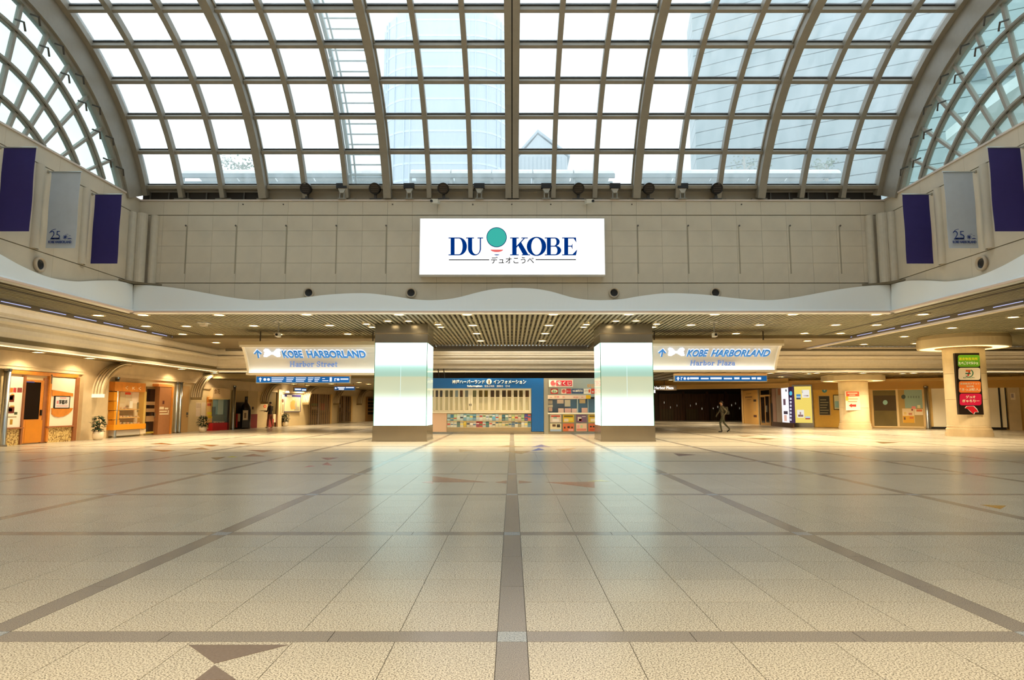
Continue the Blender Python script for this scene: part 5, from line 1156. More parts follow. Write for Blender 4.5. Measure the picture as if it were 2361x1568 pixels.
PD('teal_emblem', f1, 1901, 899.5, 6, 6, .05, .08, M((60, 140, 150), .4), t); PP('emblem_mark', f1, [(1898, 897), (1904, 897), (1901, 903)], .08, .085, M((190, 226, 226), .4), t)
t = T('menu_blackboard', 'blackboard menu with chalk writing on the yellow wall', 'blackboard', base(f1, 1901, 957))
C('frame', (1887.5, 912, 1915, 958), .05, .09, M((206, 170, 110), .5)); C('board', (1889, 913.5, 1913, 956.5), .09, .1, M((44, 40, 26), .5))
for k in range(6): C('chalk_line', (1891, 921+k*6, 1905+(k*5) % 7, 923+k*6), .1, .103, M((150, 140, 100), .5))
t = T('small_frame', 'small dark-edged picture half hidden by the nearer thin column', 'picture', base(f1, 1928, 944)); C('frame', (1921.5, 910, 1936, 945), .05, .09, M((96, 80, 40), .5)); C('sheet', (1923.5, 912, 1936, 943), .09, .1, M((220, 216, 176), .5)); C('print', (1925, 925, 1934, 940), .1, .103, M((150, 190, 190), .5))
t = T('glass_shop_front', 'glass shop front with cream frame, orange header and posters inside', 'shop front', base(f1, 2070, 989))
C('orange_header', (2006, 887, 2134, 898), 0, .1, M((216, 156, 40), .5)); C('frame', (2008, 898, 2134, 989), 0, .04, M((226, 196, 136), .5))
C('left_pane', (2014, 900, 2067, 983), .04, .06, M((106, 90, 46), .12, var=.15, vs=1.0)); C('dark_view', (2015, 912, 2066, 947), .06, .062, M((66, 48, 26), .12)); C('mullion', (2067, 897, 2072, 984), .04, .1, M((236, 206, 150), .5)); C('right_pane', (2072, 899, 2128, 983), .04, .06, M((176, 146, 84), .15)); C('teal_film', (2085.5, 899, 2128, 941), .06, .064, M((148, 172, 156), .2)); C('sill', (2012, 983, 2132, 986), .04, .1, M((236, 206, 150), .5))
C('jamb', (2128, 898, 2133, 984), .04, .1, M((226, 190, 130), .5)); C('jamb', (2009, 898, 2014, 984), .04, .1, M((226, 190, 130), .5))
PD('teal_emblem', f1, 2041, 928, 5.5, 5.5, .065, .07, M((150, 196, 190), .4), t); PD('teal_emblem', f1, 2083, 915, 5, 5, .064, .07, M((50, 70, 66), .4), t)
for k in range(5): C('letter_mark', (2093+6*k, 913, 2096+6*k, 918), .064, .068, M((110, 130, 116), .5))
t = T('shop_poster', 'orange and cream poster inside the glass shop front', 'poster', base(f1, 2094, 974)); C('sheet', (2081, 942, 2108.5, 975), .066, .07, M((236, 208, 160), .5)); C('orange_half', (2082, 959, 2108.5, 975), .07, .073, M((220, 160, 30), .5))
for r, c in (((2101, 943, 2105, 947), (130, 50, 40)), ((2084, 962, 2088, 968), (110, 70, 20)), ((2097, 962, 2106, 965), (206, 96, 40)), ((2084, 950, 2090, 956), (226, 190, 110)), ((2095, 952, 2103, 957), (190, 120, 80))): C('print', r, .073, .076, M(c, .5))
t = T('shop_poster', 'small pink and white poster right of the orange one', 'poster', base(f1, 2118, 957)); C('sheet', (2108.5, 943, 2128, 957), .066, .07, M((240, 220, 180), .5)); C('pink_corner', (2102, 937, 2111, 943), .066, .07, M((236, 140, 130), .5)); C('print', (2113, 944, 2126, 949), .07, .073, M((214, 110, 50), .5)); C('upper_sheet', (2115, 934, 2122, 941), .066, .07, M((226, 220, 170), .5))
pole(f1, 2141, 990, 'polished steel post between the glass shop and white shutters', .12, .2)
t = T('white_shutters', 'closed white shutter panels with a dark red header', 'shutter', base(f1, 2235, 990))
C('red_header', (2147, 886, 2318, 893.5), 0, .14, M((160, 26, 40), .45))
for r in ((2150, 894, 2200, 985), (2200.5, 894, 2250, 985), (2250.5, 894, 2305, 985), (2308.5, 892, 2319.5, 985)): C('shutter_panel', r, 0, .06, M((255, 242, 214), .5))
C('dark_frame', (2304.5, 893, 2308.5, 989), 0, .1, BLACK); C('dark_base', (2148, 985, 2321, 989.5), 0, .1, BLACK); C('dark_frame', (2319.5, 892, 2322, 989), 0, .1, BLACK)
t = T('wall_notice', 'small white paper notice on the stone pier at far right', 'notice', base(f1, 2336, 922)); C('sheet', (2330, 906, 2341, 922), .1, .11, M((244, 226, 200), .5)); C('print', (2331.5, 908, 2337, 917), .11, .113, M((170, 150, 150), .5))
o = fbox(MB(), f1, f1.at(2323, 930)[0], f1.at(2352, 930)[0], 0, 2.62, 0, .1).build('trim_13', STONE2, kind='structure')
p = f1.at(2331, 870, .16); t = T('pier_speaker', 'small round dark speaker high on the far right lintel', 'speaker', f1.p(p[0], p[1], .16)); PD('grille', f1, 2331, 870, 2.4, 2.6, .16, .2, BLACK, t); mb = MB(); ring(f1, 2331, 870, 3.1, 3.3, 2.4, 2.6, 0, 2*PI, .16, .21, mb, 16); mb.build('rim', STEELD, t)
# lit posters and door on the receding right wall
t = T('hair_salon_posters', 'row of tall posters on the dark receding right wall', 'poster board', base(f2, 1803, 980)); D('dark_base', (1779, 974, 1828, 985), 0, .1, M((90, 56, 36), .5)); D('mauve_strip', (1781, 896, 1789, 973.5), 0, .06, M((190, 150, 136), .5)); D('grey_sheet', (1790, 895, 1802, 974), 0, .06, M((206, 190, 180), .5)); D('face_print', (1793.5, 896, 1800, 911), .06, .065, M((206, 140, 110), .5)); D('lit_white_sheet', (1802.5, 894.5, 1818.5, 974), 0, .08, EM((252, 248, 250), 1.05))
for r, c in (((1811, 898, 1813.5, 903), (40, 40, 50)), ((1806, 920, 1811, 934), (110, 80, 90)), ((1807, 948, 1816, 955), (80, 66, 76)), ((1808, 957, 1814, 971), (240, 190, 170))): D('print', r, .08, .085, EM(c, .9))
t = T('purple_sign', 'narrow dark purple vertical sign with a cyan disc beside the yellow case', 'sign', base(f2, 1823, 975)); D('board', (1818.8, 892, 1827.5, 975), 0, .12, M((52, 36, 96), .4, emit=.3)); PD('cyan_disc', f2, 1823, 907, 3.2, 5, .12, .13, EM((90, 190, 220), 1), t)
for k in range(7): D('letter_mark', (1821, 917+k*8, 1825, 922+k*8), .12, .125, EM((230, 226, 240), .9))
t = T('glass_door', 'tall dark glass door with beige frame on the receding right wall', 'door', base(f2, 1763, 980)); D('frame', (1750.5, 897, 1776, 981), 0, .06, M((150, 112, 56), .5))
for r in ((1754, 900, 1773, 910), (1755, 916, 1763, 975), (1765.5, 914, 1773, 974)): D('dark_glass', r, .06, .07, M((30, 20, 14), .1))
D('transom', (1752, 910.5, 1775, 914), .06, .1, M((216, 170, 90), .5)); D('door_pull', (1765.5, 935, 1767, 950), .07, .11, CHROME); D('side_pane', (1777, 930, 1782, 973), 0, .06, M((40, 28, 20), .3))
t = T('beige_notice_panel', 'beige hoarding panel with faint lettering and photo strip', 'panel', base(f2, 1730, 977)); D('panel', (1713.5, 900, 1748, 979), 0, .1, M((206, 158, 82), .5)); D('edge', (1748, 898, 1750.5, 980), 0, .12, M((150, 136, 110), .5)); D('edge', (1710.5, 900, 1713.5, 978), 0, .14, M((206, 170, 110), .5))
for r, c in (((1720, 907, 1732, 909), (170, 126, 60)), ((1718, 914.5, 1734, 917), (130, 90, 50)), ((1737, 921, 1743.5, 926), (50, 30, 24)), ((1738, 927, 1743, 948), (196, 156, 96)), ((1737.5, 957, 1744.5, 962), (84, 44, 30)), ((1722, 921, 1731, 922.5), (170, 126, 70))): D('print', r, .1, .105, M(c, .5))
# dark closed shops
f4 = Fr((0, 70.55, 0), (1, 0, 0))
for i, (x0, x1) in enumerate(((1520, 1574), (1579, 1629), (1633, 1672), (1676, 1709))):
    t = T('dark_shutter', '%s closed dark grille shopfront from the left at the end of the right passage' % ORD[i], 'shutter', f4.p(f4.at((x0+x1)/2, 970)[0], 0, 0), 'dark grille shopfronts')
    PB('back', f4, (x0, 908, x1, 970), 0, .04, M((96, 66, 48), .5), t); PB('lintel', f4, (x0, 903, x1, 908), 0, .2, M((30, 20, 14), .5), t)
    for k in range(9): x = x0+(x1-x0)*k/8; PB('grille_bar', f4, (x-.25, 908, x+.25, 970), .1, .16, M((84, 62, 44), .4), t)
    PB('counter_goods', f4, (x0+4, 943, x0+(x1-x0)*.6, 968), .04, .08, M((92, 76, 50), .5), t)
    for k in range(3): q = x0+(x1-x0)*(.2+.27*k+.04*i); y = 926+((i*7+k*11) % 15); PB('lit_goods', f4, (q, y, q+1.4, y+4.5), .04, .08, EM((196, 190, 170), .5), t)
    PB('pillar', f4, (x1, 903, x1+5, 971), 0, .25, M((80, 50, 32), .5), t)
# ------------------------------------------------------------------ round columns
def column(name, c, label, sc=1.0, zc=ZC, rd=1.92, zr=4.28):
    t = T(name, label, 'column', c); r = .88*sc
    MB().lathe(c, [(0, 0), (r+.1, 0), (r+.1, .2), (r+.06, .2), (r+.06, .36), (r+.02, .38), (r+.02, .5), (r, .52)], 48).build('stepped_base', STONE2, t)
    for k in range(3):
        z0 = .52+k*(zr-.52)/3; MB().lathe(c, [(r, z0+.006), (r, z0+(zr-.52)/3-.006), (r-.03, z0+(zr-.52)/3)], 48).build('stone_drum', M((226, 204, 164), .5, var=.05, vs=3), t, smooth=False)
    MB().lathe(c, [(r, zr), (r, zc)], 48).build('neck', STONE2, t)
    MB().lathe(c, [(rd, zr), (rd+.02, zr+.04), (rd+.02, min(zr+.42, zc-.03)), (rd-.05, zc-.02), (rd-.1, zc-.02), (rd-.1, zr), (rd, zr)], 64).build('disc_rim', M((230, 212, 172), .5), t)
    MB().lathe(c, [(r+.3, zr+.02), (r+.3, zr+.08), (rd-.1, zr+.08), (rd-.1, zr+.02), (r+.3, zr+.02)], 64).build('glow_ring', EM((255, 222, 150), 2.6), t)
    MB().lathe(c, [(r, zr-.0), (r+.3, zr-.0), (r+.3, zr+.06), (r, zr+.06)], 48).build('inner_ring', M((206, 176, 120), .5), t)
    return t
c1_ = Vector((22.25, 31.55, 0)); column('round_column', c1_, 'big round stone column with glowing disc top and black sign board')
c2_ = Vector((22.1, 41.7, 0)); column('round_column', c2_, 'farther round stone column with glowing disc top and red arrow poster', .98, ZL, 1.84, 3.08)
n1 = Vector((-.16, -1, 0)).normalized(); fc = Fr(c1_+n1*.89, (-n1.y, n1.x, 0)); 
if fc.n.dot(n1) < 0: fc.n = -fc.n
t = T('column_sign', 'tall black sign board with coloured shop plates on the big round column', 'sign', base(fc, 2235, 957))
PB('board', fc, (2206.5, 814, 2263, 956), -.12, .05, M((36, 24, 16), .35), t)
def plate(y0, y1, col, dx):
    x0, x1, r = 2209+dx, 2259+dx, 5
    pts = []
    for cx_, cy_, a in ((x1-r, y0+r, -90), (x1-r, y1-r, 0), (x0+r, y1-r, 90), (x0+r, y0+r, 180)):
        for k in range(5): q = math.radians(a+22.5*k); pts.append((cx_+r*math.cos(q), cy_+r*math.sin(q)))
    return PP('shop_plate', fc, pts, .05, .07, M(col, .4, emit=.12), t)
p = plate(818.5, 846, (110, 176, 44), 0); text('農産物直売所', fc, (2211, 824.5, 2254, 831), .07, M((236, 226, 40), .4, emit=.2), p, bold=.008); text('たべごろマルシェ', fc, (2210, 833.5, 2255, 840.5), .07, M((246, 240, 220), .4, emit=.2), p, bold=.03)
p = plate(848, 876, (240, 222, 190), 1.3)
PP('red_seven', fc, [(2227, 853), (2238.5, 853), (2233.5, 867), (2230, 867), (2233.5, 857), (2227, 857)], .07, .08, M((206, 50, 34), .4), p); PP('orange_top', fc, [(2227, 853), (2238.5, 853), (2237.3, 856.6), (2227, 856.6)], .08, .083, M((230, 110, 40), .4), p)
mb = MB(); ring(fc, 2234, 860.5, 10.5, 9.5, 8.3, 8.2, -2.4, 1.0, .07, .078, mb, 18); mb.build('green_arc', M((20, 110, 70), .4), p); PB('green_bar', fc, (2226, 860, 2238, 862.4), .083, .086, M((30, 110, 74), .4), p)
text('セブン-イレブン', fc, (2220.5, 869.5, 2247, 872.5), .07, M((50, 130, 60), .4), p, bold=.03)
p = plate(879, 905.5, (224, 120, 48), 2.6); text('鉄道格安チケット', fc, (2214, 882.5, 2258, 887), .07, CREAM, p, bold=.01); text('販売機', fc, (2228, 888.8, 2245, 893.2), .07, CREAM, p); text('「きっぷ職人」', fc, (2213, 895, 2260, 901.5), .07, CREAM, p, bold=.02)
p = plate(907.5, 934.5, (196, 22, 66), 4); text('デュオ', fc, (2227, 911.5, 2249, 918.5), .07, CREAM, p, bold=.03); text('ぎゃらりー', fc, (2219, 921, 2258, 928), .07, CREAM, p, bold=.03)
ar = [(2231, 938.5), (2246, 938), (2253, 945), (2257, 951), (2249, 951), (2246, 956), (2238, 948), (2233, 944), (2227, 943)]
ar = [(x-1.5, y-1.2) for x, y in ar]
PP('arrow_outline', fc, [(x+(1.3 if x > 2241 else -1.3), y+(.9 if y > 945 else -.9)) for x, y in ar], .05, .06, WHITE, t); PP('arrow', fc, ar, .06, .07, M((196, 22, 40), .4, emit=.12), t)
n2 = Vector((-.2, -1, 0)).normalized(); fc2 = Fr(c2_+n2*.87, (-n2.y, n2.x, 0))
if fc2.n.dot(n2) < 0: fc2.n = -fc2.n
t = T('arrow_poster', 'white poster with orange header and red left arrow on the farther round column', 'poster', base(fc2, 1966, 946))
PB('sheet', fc2, (1949.5, 902, 1983, 946), -.1, .02, M((250, 226, 196), .45), t); PB('orange_header', fc2, (1951, 903, 1981, 914), .02, .026, M((226, 86, 50), .45), t)
for r, c in (((1954, 905.5, 1977, 908), (250, 220, 190)), ((1958, 910, 1972, 912), (250, 220, 190)), ((1953, 919, 1978, 921), (236, 160, 120)), ((1955, 925, 1976, 927), (236, 150, 110)), ((1950, 914, 1956, 924), (250, 190, 60))): PB('print', fc2, r, .026, .03, M(c, .5), t)
PP('red_arrow', fc2, [(1957, 935), (1964, 930.5), (1964, 933), (1974, 932.5), (1974, 938), (1964, 937.5), (1964, 939.8)], .026, .032, M((206, 44, 36), .4), t)
# ================================================================== OUTDOORS
swall('trim_14', MB().box(-90, 90, 25.2, 220, 8.4, 8.8).box(-90, -15.6, 0, 25.2, 8.4, 8.8).box(15.6, 90, 0, 25.2, 8.4, 8.8), M((170, 172, 168), .8, var=.1, vs=.4)).name = 'trim_14'
ladder = T('roof_ladder', 'pale maintenance ladder lying over the outside of the glass roof', 'ladder', (-5.6, 20, ZT))
def larc(nm, x0, x1, r0, r1): 
    mb = MB(); s = []
    for i in range(25):
        a = A0-.02+(PI/2-A0+.1)*i/24; (y0, z0), (y1, z1) = vp(a, r0), vp(a, r1); s.append([(x0, y0, z0), (x1, y0, z0), (x1, y1, z1), (x0, y1, z1)])
    mb.strip([0]*4, s).build(nm, M((206, 222, 226), .5), ladder)
larc('rail', -6.32, -6.2, 8.62, 8.78); larc('rail', -6.08, -6.03, 8.62, 8.7); larc('rail', -5.02, -4.9, 8.62, 8.78)
for k in range(27):
    a = A0+k*.044; y, z = vp(a, 8.68); MB().tube([(-6.25, y, z), (-4.95, y, z)], .028, 6).build('rung', M((206, 222, 226), .5), ladder)
for x in (-6.26, -4.96):
    for k in range(5):
        a = A0+.05+k*.25; (y, z), (y2, z2) = vp(a, 8.2), vp(a, 8.65); MB().tube([(x, y, z), (x, y2, z2)], .03, 5).build('stand_off', M((190, 204, 206), .5), ladder)
# shelters
def shelter(x0, x1, label):
    Y = 33.0; a = hy(x0, 400, Y); b = hy(x1, 400, Y); zt = hy(1180, 387, Y).z; ze = hy(1180, 401, Y).z; zb = 8.8
    t = T('walkway_shelter', label, 'shelter', ((a.x+b.x)/2, Y+1.2, zb)); n = 10
    sec = [(Y-.0+1.3-1.35*math.cos(PI*i/n), ze+(zt-ze)*1.6*math.sin(PI*i/n)) for i in range(n+1)]
    m = max(1, round((b.x-a.x)/2.0))
    for k in range(m):
        u0 = a.x+(b.x-a.x)*k/m+.03; u1 = a.x+(b.x-a.x)*(k+1)/m-.03
        s2 = sec+[(y+.0, z-.08) for y, z in reversed(sec)]
        MB().strip(s2, [[(x, y, z) for y, z in s2] for x in (u0, u1)]).build('roof_panel', M((244, 246, 244), .4), t)
        MB().tube([(u0, Y+.1, zb), (u0, Y+.1, ze)], .07, 6).build('post', M((176, 186, 186), .5), t)
        MB().box(u0+.06, u1-.06, Y+.15, Y+.2, zb+.3, ze-.35).build('screen', M((150, 168, 172), .3), t)
    MB().box(a.x, b.x, Y-.1, Y+.05, ze-.22, ze).build('gutter', M((150, 164, 166), .5), t)
    MB().box(a.x, b.x, Y+.1, Y+.25, zb+1.4, zb+1.5).build('rail', M((190, 198, 198), .5), t)
shelter(420, 885, 'long white barrel-roofed walkway shelter outside, left of the centre rib')
shelter(945, 1417, 'white barrel-roofed walkway shelter outside behind the centre of the glass')
shelter(1480, 1940, 'white barrel-roofed walkway shelter outside on the right')
# far buildings
def tower(Y, x0, x1, top, label, col, nfl, fins, rnd=True):
    a = hy(x0, 300, Y).x; b = hy(x1, 300, Y).x; zt = hy((x0+x1)/2, top, Y).z; d = 16; zb = 8.8
    t = T('tower_building', label, 'building', ((a+b)/2, Y+d/2, zb)); n = 10; r = (b-a)*.3
    def foot(o):
        pts = []
        for cx_, s0 in ((a+r, 180), (b-r, 270)):
            for k in range(n+1): q = math.radians(s0+90*k/n); pts.append((cx_+(r+o)*math.cos(q), Y+r+(r+o)*math.sin(q)))
        return pts+[(b+o, Y+d), (a-o, Y+d)]
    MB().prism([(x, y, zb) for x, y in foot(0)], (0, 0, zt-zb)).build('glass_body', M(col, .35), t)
    MB().prism([(x, y, zt) for x, y in foot(-1.5)], (0, 0, 2.5)).build('roof_storey', M(tuple(c+8 for c in col), .5), t)
    for k in range(nfl):
        z = zb+(zt-zb)*(k+.5)/nfl; MB().prism([(x, y, z) for x, y in foot(.12)], (0, 0, .5)).build('spandrel', M(tuple(min(255, c+22) for c in col), .6), t)
    pts = foot(.2)
    for k in range(fins):
        q = pts[int(k*(len(pts)-3)/(fins-1))]; MB().box(q[0]-.12, q[0]+.12, q[1]-.12, q[1]+.12, zb, zt).build('fin', M(tuple(min(255, c+10) for c in col), .6), t)
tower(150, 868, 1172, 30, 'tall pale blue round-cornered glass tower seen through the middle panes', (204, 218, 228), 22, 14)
def gabled(Y, x0, x1, ye, yr, label):
    a = hy(x0, ye, Y); b = hy(x1, ye, Y); r = hy((x0+x1)/2-12, yr, Y); zb = 8.8
    t = T('gabled_building', label, 'building', ((a.x+b.x)/2, Y+8, zb))
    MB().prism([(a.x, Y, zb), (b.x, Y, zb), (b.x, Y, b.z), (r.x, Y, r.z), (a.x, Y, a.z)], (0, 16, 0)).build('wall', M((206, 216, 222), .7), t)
    mb = MB()
    for k in range(12): x = a.x+(b.x-a.x)*(k+.5)/12; MB().box(x-.06, x+.06, Y-.1, Y, zb, a.z).build('wall_rib', M((186, 198, 206), .7), t)
    MB().prism([(a.x-.5, Y-.3, a.z), (r.x, Y-.3, r.z+.3), (b.x+.5, Y-.3, b.z), (b.x+.5, Y-.3, b.z+.5), (r.x, Y-.3, r.z+.9), (a.x-.5, Y-.3, a.z+.5)], (0, 16.6, 0)).build('roof', M((190, 202, 210), .6), t)
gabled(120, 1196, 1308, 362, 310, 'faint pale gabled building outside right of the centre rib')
# big curved building on the right
t = T('banded_building', 'large grey-blue building with horizontal bands filling the right panes', 'building', (33, 60, 8.8))
prof = [(23.8, 80), (30, 76.4), (40, 71.4), (54, 64.6), (70, 57), (95, 45)]
GB = M((160, 176, 179), .45, var=.04, vs=.3)
for k in range(26):
    z0 = 8.8+k*1.75; sec = []
    for x, y in prof: sec.append([(x, y, z0+.05), (x, y, z0+1.7), (x+1, y+6, z0+1.7), (x+1, y+6, z0+.05)])
    MB().strip([0]*4, sec).build('facade_band', GB, t)
MB().strip([0]*4, [[(x+.1, y+.25, 8.8), (x+.1, y+.25, 54.3), (x+1, y+6, 54.3), (x+1, y+6, 8.8)] for x, y in prof]).build('core', M((140, 156, 162), .6), t)
fw = Fr((54, 64.6, 0), (16, -7.6, 0))
if fw.n.y > 0: fw.n = -fw.n
for r in ((2290, 150, 2340, 178), (2300, 214, 2345, 236), (2240, 160, 2275, 184), (2250, 222, 2284, 243), (2130, 190, 2170, 206)): PB('window', fw, r, -.6, .25, M((112, 132, 142), .2), t)
# canopy edge seen through the right gable
t = T('curved_canopy', 'white curved canopy edge outside the right gable', 'canopy', (24, 24, 8.8)); s = []
for i in range(15):
    a = i/14; y = 12+20*a; z = 13.2+2.4*math.sin(a*2.2); s.append([(22.5, y, z), (22.5, y, z+.5), (26.9, y, z+.9), (26.9, y, z+.4)])
MB().strip([0]*4, s).build('edge_beam', M((232, 240, 240), .4), t)
for y in (14, 20, 26, 31): MB().tube([(24.5, y, 8.8), (24.5, y, 13.4)], .12, 8).build('post', M((200, 210, 210), .5), t)
# low building on the left
t = T('barrel_roof_building', 'low grey building with a rounded roof outside the left gable', 'building', (-27, 24, 8.8))
s = []; sec = [(-22.5, 8.8), (-22.5, 11.6), (-23.6, 13.0), (-25.6, 14.0), (-28.5, 14.4), (-34, 14.4), (-34, 8.8)]
MB().strip(sec, [[(x, y, z) for x, z in sec] for y in (10, 27)]).build('body', M((150, 166, 178), .6, var=.05), t)
for k in range(8): y = 11+k*2; MB().box(-22.5, -22.4, y, y+1.2, 9.6, 11.2).build('window', M((96, 112, 126), .2), t)
MB().strip([(x+(.12 if x > -24 else 0), z+.12) for x, z in sec[1:6]]+[(x, z) for x, z in reversed(sec[1:6])], [[(x+.1, y, z+.12) for x, z in sec[1:6]]+[(x, y, z) for x, z in reversed(sec[1:6])] for y in (10, 27)]).build('roof', M((126, 142, 156), .5), t)
def tree(px, py, Y, h, label, seed):
    rnd = random.Random(seed); p = hy(px, py, Y); b = Vector((p.x, Y, 8.8)); t = T('tree', label, 'tree', b); top = p.z
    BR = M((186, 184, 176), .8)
    mb = MB().tube([b, Vector((p.x+.1, Y, (top+8.8)/2)), Vector((p.x, Y, top))], [.14, .11, .06], 6); mb.build('trunk', BR, t)
    ends = []
    for k in range(9):
        a = rnd.uniform(0, 2*PI); z = 8.8+(top-8.8)*rnd.uniform(.5, .95); e = Vector((p.x+h*math.cos(a)*rnd.uniform(.5, 1), Y+h*math.sin(a)*.6, z+h*rnd.uniform(.3, .9))); ends.append(e)
        MB().tube([Vector((p.x, Y, z)), Vector((p.x, Y, z)).lerp(e, .55)+Vector((0, 0, .15)), e], [.06, .04, .015], 5).build('branch', BR, t)
    mb = MB()
    for e in ends:
        for k in range(45):
            c = e+Vector((rnd.gauss(0, .32), rnd.gauss(0, .32), rnd.gauss(0, .22)))*h*.7; d = Vector((rnd.uniform(-1, 1), rnd.uniform(-1, 1), rnd.uniform(-1, 1))).normalized()*.16; s = d.cross(Vector((.3, .5, 1))).normalized()*.07
            mb.poly([c, c+d*.5+s, c+d, c+d*.5-s], [(0, 1, 2, 3)])
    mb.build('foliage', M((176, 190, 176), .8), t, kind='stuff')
tree(1715, 360, 40, 1.6, 'small pale tree with bare branches outside the right-hand panes', 1)
tree(560, 375, 40, 1.3, 'small faint tree behind the left walkway shelter', 2)
tree(1905, 378, 42, 1.0, 'small dark tree behind the right end of the right shelter', 5)
# ================================================================== PEOPLE
def body(name, label, base_, yaw, J, mats, colour_fn):
    """J: dict joint->(pos, radius); edges list"""
    pts, edges = J
    me = bpy.data.meshes.new(name); names = list(pts); idx = {k: i for i, k in enumerate(names)}
    R = Matrix.Rotation(yaw, 3, 'Z')
    me.from_pydata([R @ Vector(pts[k][0]) for k in names], [(idx[a], idx[b]) for a, b in edges], [])
    o = bpy.data.objects.new(name+'_skin', me); COL.objects.link(o)
    sk = o.modifiers.new('s', 'SKIN'); sk.use_smooth_shade = True
    lay = me.skin_vertices[0].data
    for k in names: r = pts[k][1]; lay[idx[k]].radius = r if isinstance(r, tuple) else (r, r); lay[idx[k]].use_root = (k == 'pelvis')
    sub = o.modifiers.new('d', 'SUBSURF'); sub.levels = 2; sub.render_levels = 2
    bpy.context.view_layer.update()
    m2 = bpy.data.meshes.new_from_object(o.evaluated_get(bpy.context.evaluated_depsgraph_get())); m2.name = 'body'
    bpy.data.objects.remove(o)
    m2.materials.clear()
    for m in mats: m2.materials.append(m)
    Ri = R.inverted()
    for p in m2.polygons: p.material_index = colour_fn(Ri @ p.center); p.use_smooth = True
    zmin = min(v.co.z for v in m2.vertices)
    for v in m2.vertices: v.co.z -= zmin
    t = T('person', label, 'person', base_)
    ob = bpy.data.objects.new('body', m2); COL.objects.link(ob); ob.parent = t; OFF[ob.name] = OFF[t.name]
    return t, R, zmin
def skeleton(legL, legR, armL, armR, lean=0.0, head=(0, 0)):
    P = {}; E = []
    def add(k, p, r, par=None):
        P[k] = (p, r)
        if par: E.append((par, k))
    add('pelvis', (0, 0, .95), (.15, .11)); add('waist', (lean*.3, 0, 1.1), (.135, .1), 'pelvis'); add('chest', (lean*.7, 0, 1.32), (.165, .115), 'waist'); add('neckb', (lean, 0, 1.46), (.08, .08), 'chest')
    add('neck', (lean*1.1, 0, 1.52), .052, 'neckb'); add('skull', (lean*1.2+.01, 0, 1.6), (.075, .085), 'neck'); add('crown', (lean*1.25+.0, 0, 1.69), (.075, .08), 'skull')
    add('nose', (lean*1.2+.105, 0, 1.6), .016, 'skull')
    for s, lg, am, tg in ((1, legL, armL, 'l'), (-1, legR, armR, 'r')):
        add('hip'+tg, (0, s*.095, .88), .1, 'pelvis'); add('knee'+tg, (lg[0], s*.1, lg[1]), .062, 'hip'+tg); add('ank'+tg, (lg[2], s*.1, lg[3]), .043, 'knee'+tg); add('heel'+tg, (lg[2]-.02, s*.1, lg[3]-.07), .04, 'ank'+tg); add('toe'+tg, (lg[2]+.19*math.cos(lg[4]), s*.11, lg[3]-.07+.19*math.sin(lg[4])), (.04, .028), 'heel'+tg)
        add('sho'+tg, (lean*.9, s*.19, 1.41), .062, 'neckb'); add('elb'+tg, (am[0], s*am[1], am[2]), .044, 'sho'+tg); add('wri'+tg, (am[3], s*am[4], am[5]), .03, 'elb'+tg)
        d = (Vector((am[3], s*am[4], am[5]))-Vector((am[0], s*am[1], am[2]))).normalized(); w = Vector((am[3], s*am[4], am[5]))
        pal = w+d*.07; add('palm'+tg, tuple(pal), (.036, .018), 'wri'+tg)
        sd = d.cross(Vector((0, 1, 0))).normalized() if abs(d.y) < .9 else Vector((1, 0, 0))
        for k in range(4):
            q = pal+sd*(.027-.018*k)+d*.03; e = q+d*(.035 if k in (1, 2) else .028)-Vector((0, s*.006, 0)); f = e+d*.02+Vector((0, -s*.02, -.004))
            add('fa%d%s' % (k, tg), tuple(q), .0095, 'palm'+tg); add('fb%d%s' % (k, tg), tuple(e), .0088, 'fa%d%s' % (k, tg)); add('fc%d%s' % (k, tg), tuple(f), .0075, 'fb%d%s' % (k, tg))
        th = w+sd*.035+d*.03; add('th'+tg, tuple(th+sd*.012), .011, 'wri'+tg); add('ti'+tg, tuple(th+sd*.02+d*.03), .009, 'th'+tg)
    return P, E
SKIN = M((206, 160, 128), .55)
def dress(shirt_low, sleeve=True):
    def f(c):
        if c.z > 1.49 and abs(c.y) < .13: return 0
        if c.z < .1: return 3
        return None
    return f
def person_parts(t, R, zmin, lean, hairc):
    def w(p): v = R @ Vector((p[0], p[1], p[2]-zmin)); return v+OFF[t.name]
    mb = MB(); n, m = 12, 6; vs = []
    for i in range(m+1):
        for k in range(n):
            th = PI*.56*i/m; a = 2*PI*k/n; cut = 1.0 if math.cos(a) < .3 else .62
            th *= cut; vs.append(w((lean*1.24-.012+.098*math.sin(th)*math.cos(a), .088*math.sin(th)*math.sin(a), 1.655+.105*math.cos(th))))
    mb.poly(vs, [(i*n+k, i*n+(k+1) % n, (i+1)*n+(k+1) % n, (i+1)*n+k) for i in range(m) for k in range(n)]); mb.build('hair', M(hairc, .6), t, smooth=True)
    for s in (1, -1):
        MB().lathe(w((lean*1.2+.082, s*.03, 1.625)), [(0, -.008), (.009, 0), (0, .008)], 8).build('eye', M((30, 24, 20), .3), t)
        MB().lathe(w((lean*1.2-.005, s*.086, 1.61)), [(0, -.028), (.014, -.01), (.016, .012), (0, .028)], 8).build('ear', SKIN, t)
    MB().lathe(w((lean*1.2+.085, 0, 1.565)), [(0, -.006), (.016, 0), (0, .006)], 8).build('mouth', M((160, 90, 80), .5), t)
    return w
pr_ = hz(1668, 996.5, 0)
def col1(c):
    if c.z > 1.49: return 0
    if c.z < .13: return 3
    if c.z > .9 or abs(c.y) > .2: return 0 if (c.z < .93 and abs(c.y) > .17 and False) else 1
    return 2
JK = M((112, 104, 84), .7, var=.1); TR = M((84, 86, 66), .7, var=.08)
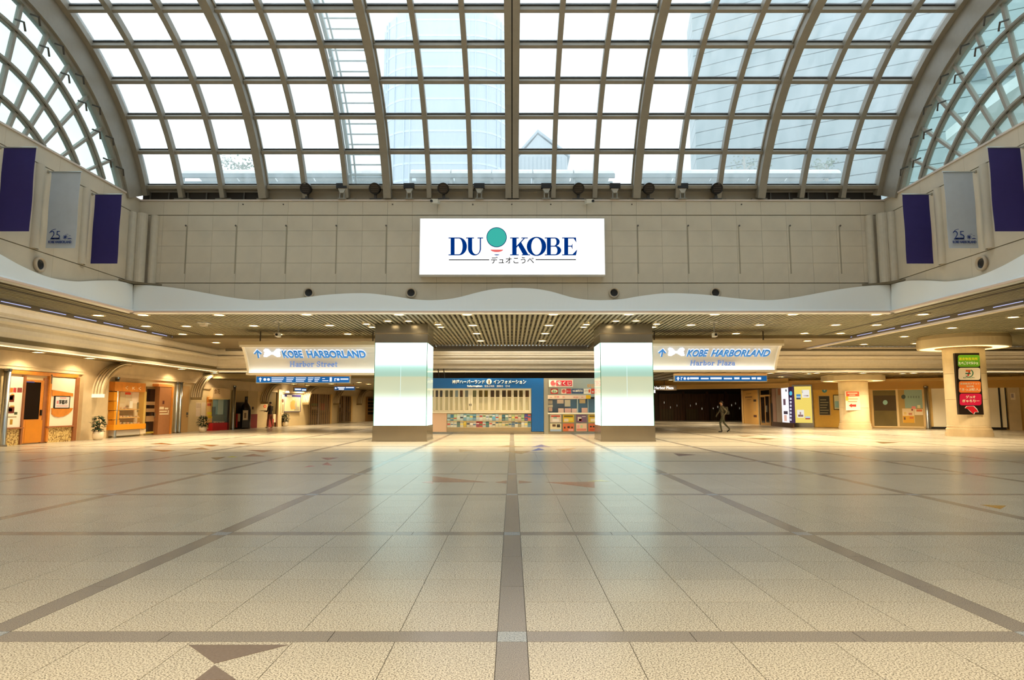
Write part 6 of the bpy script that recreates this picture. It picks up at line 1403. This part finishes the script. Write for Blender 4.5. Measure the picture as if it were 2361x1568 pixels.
t, R, zm = body('walker', 'person in olive jacket and trousers walking across the right passage, backpack on', pr_, PI*.98, skeleton((.2, .5, .12, .1, 0), (-.08, .49, -.36, .2, -.7), (-.16, .24, 1.16, -.02, .25, .95), (.14, .24, 1.15, .26, .22, .98), .06), [SKIN, JK, TR, M((30, 28, 24), .5)], col1)
wf = person_parts(t, R, zm, .06, (60, 52, 44))
bp = T('backpack', 'dark green backpack worn by the person walking in the right passage', 'backpack', wf((-.2, 0, 1.05)))
MB().hexa([wf(q) for q in ((-.3, -.14, .98), (-.1, -.14, .98), (-.1, .14, .98), (-.3, .14, .98), (-.26, -.13, 1.42), (-.09, -.13, 1.42), (-.09, .13, 1.42), (-.26, .13, 1.42))]).build('pack_body', M((70, 68, 54), .7), bp, bevel=.03)
MB().hexa([wf(q) for q in ((-.36, -.1, 1.0), (-.29, -.1, 1.0), (-.29, .1, 1.0), (-.36, .1, 1.0), (-.33, -.1, 1.2), (-.28, -.1, 1.2), (-.28, .1, 1.2), (-.33, .1, 1.2))]).build('front_pocket', M((60, 58, 46), .7), bp, bevel=.015)
for s in (1, -1): MB().tube([wf((-.1, s*.1, 1.42)), wf((.06, s*.12, 1.5)), wf((.19, s*.11, 1.38)), wf((.17, s*.12, 1.2)), wf((-.08, s*.14, 1.05))], .018, 6).build('shoulder_strap', M((50, 48, 40), .7), bp)
pl_ = hz(622, 987, 0)
def col2(c):
    if c.z > 1.49: return 0
    if c.z < .12: return 3
    if abs(c.y) > .13 and c.x > .24 and c.z > 1.0: return 0
    if c.z > .92: return 1
    return 2
t, R, zm = body('waiter', 'person in dark shirt and brownish trousers carrying a white tray by the doorway', pl_, PI*.9, skeleton((.05, .5, .08, .1, 0), (-.03, .5, -.14, .11, -.15), (.04, .25, 1.14, .3, .17, 1.1), (.04, .25, 1.14, .3, .17, 1.1), .03), [SKIN, M((54, 40, 36), .7, var=.1), M((150, 84, 66), .7, var=.1), M((200, 170, 140), .5)], col2)
wf = person_parts(t, R, zm, .03, (40, 32, 28))
tr = T('serving_tray', 'pale tray carried by the person at the left doorway', 'tray', wf((.42, 0, 1.12)))
MB().hexa([wf(q) for q in ((.24, -.2, 1.125), (.72, -.2, 1.125), (.72, .2, 1.125), (.24, .2, 1.125), (.24, -.22, 1.15), (.74, -.22, 1.15), (.74, .22, 1.15), (.24, .22, 1.15))]).build('tray_body', M((246, 226, 190), .4), tr)
MB().hexa([wf(q) for q in ((.3, -.14, 1.15), (.66, -.14, 1.15), (.66, .14, 1.15), (.3, .14, 1.15), (.3, -.14, 1.18), (.66, -.14, 1.18), (.66, .14, 1.18), (.3, .14, 1.18))]).build('tray_cloth', M((250, 240, 220), .6), tr)
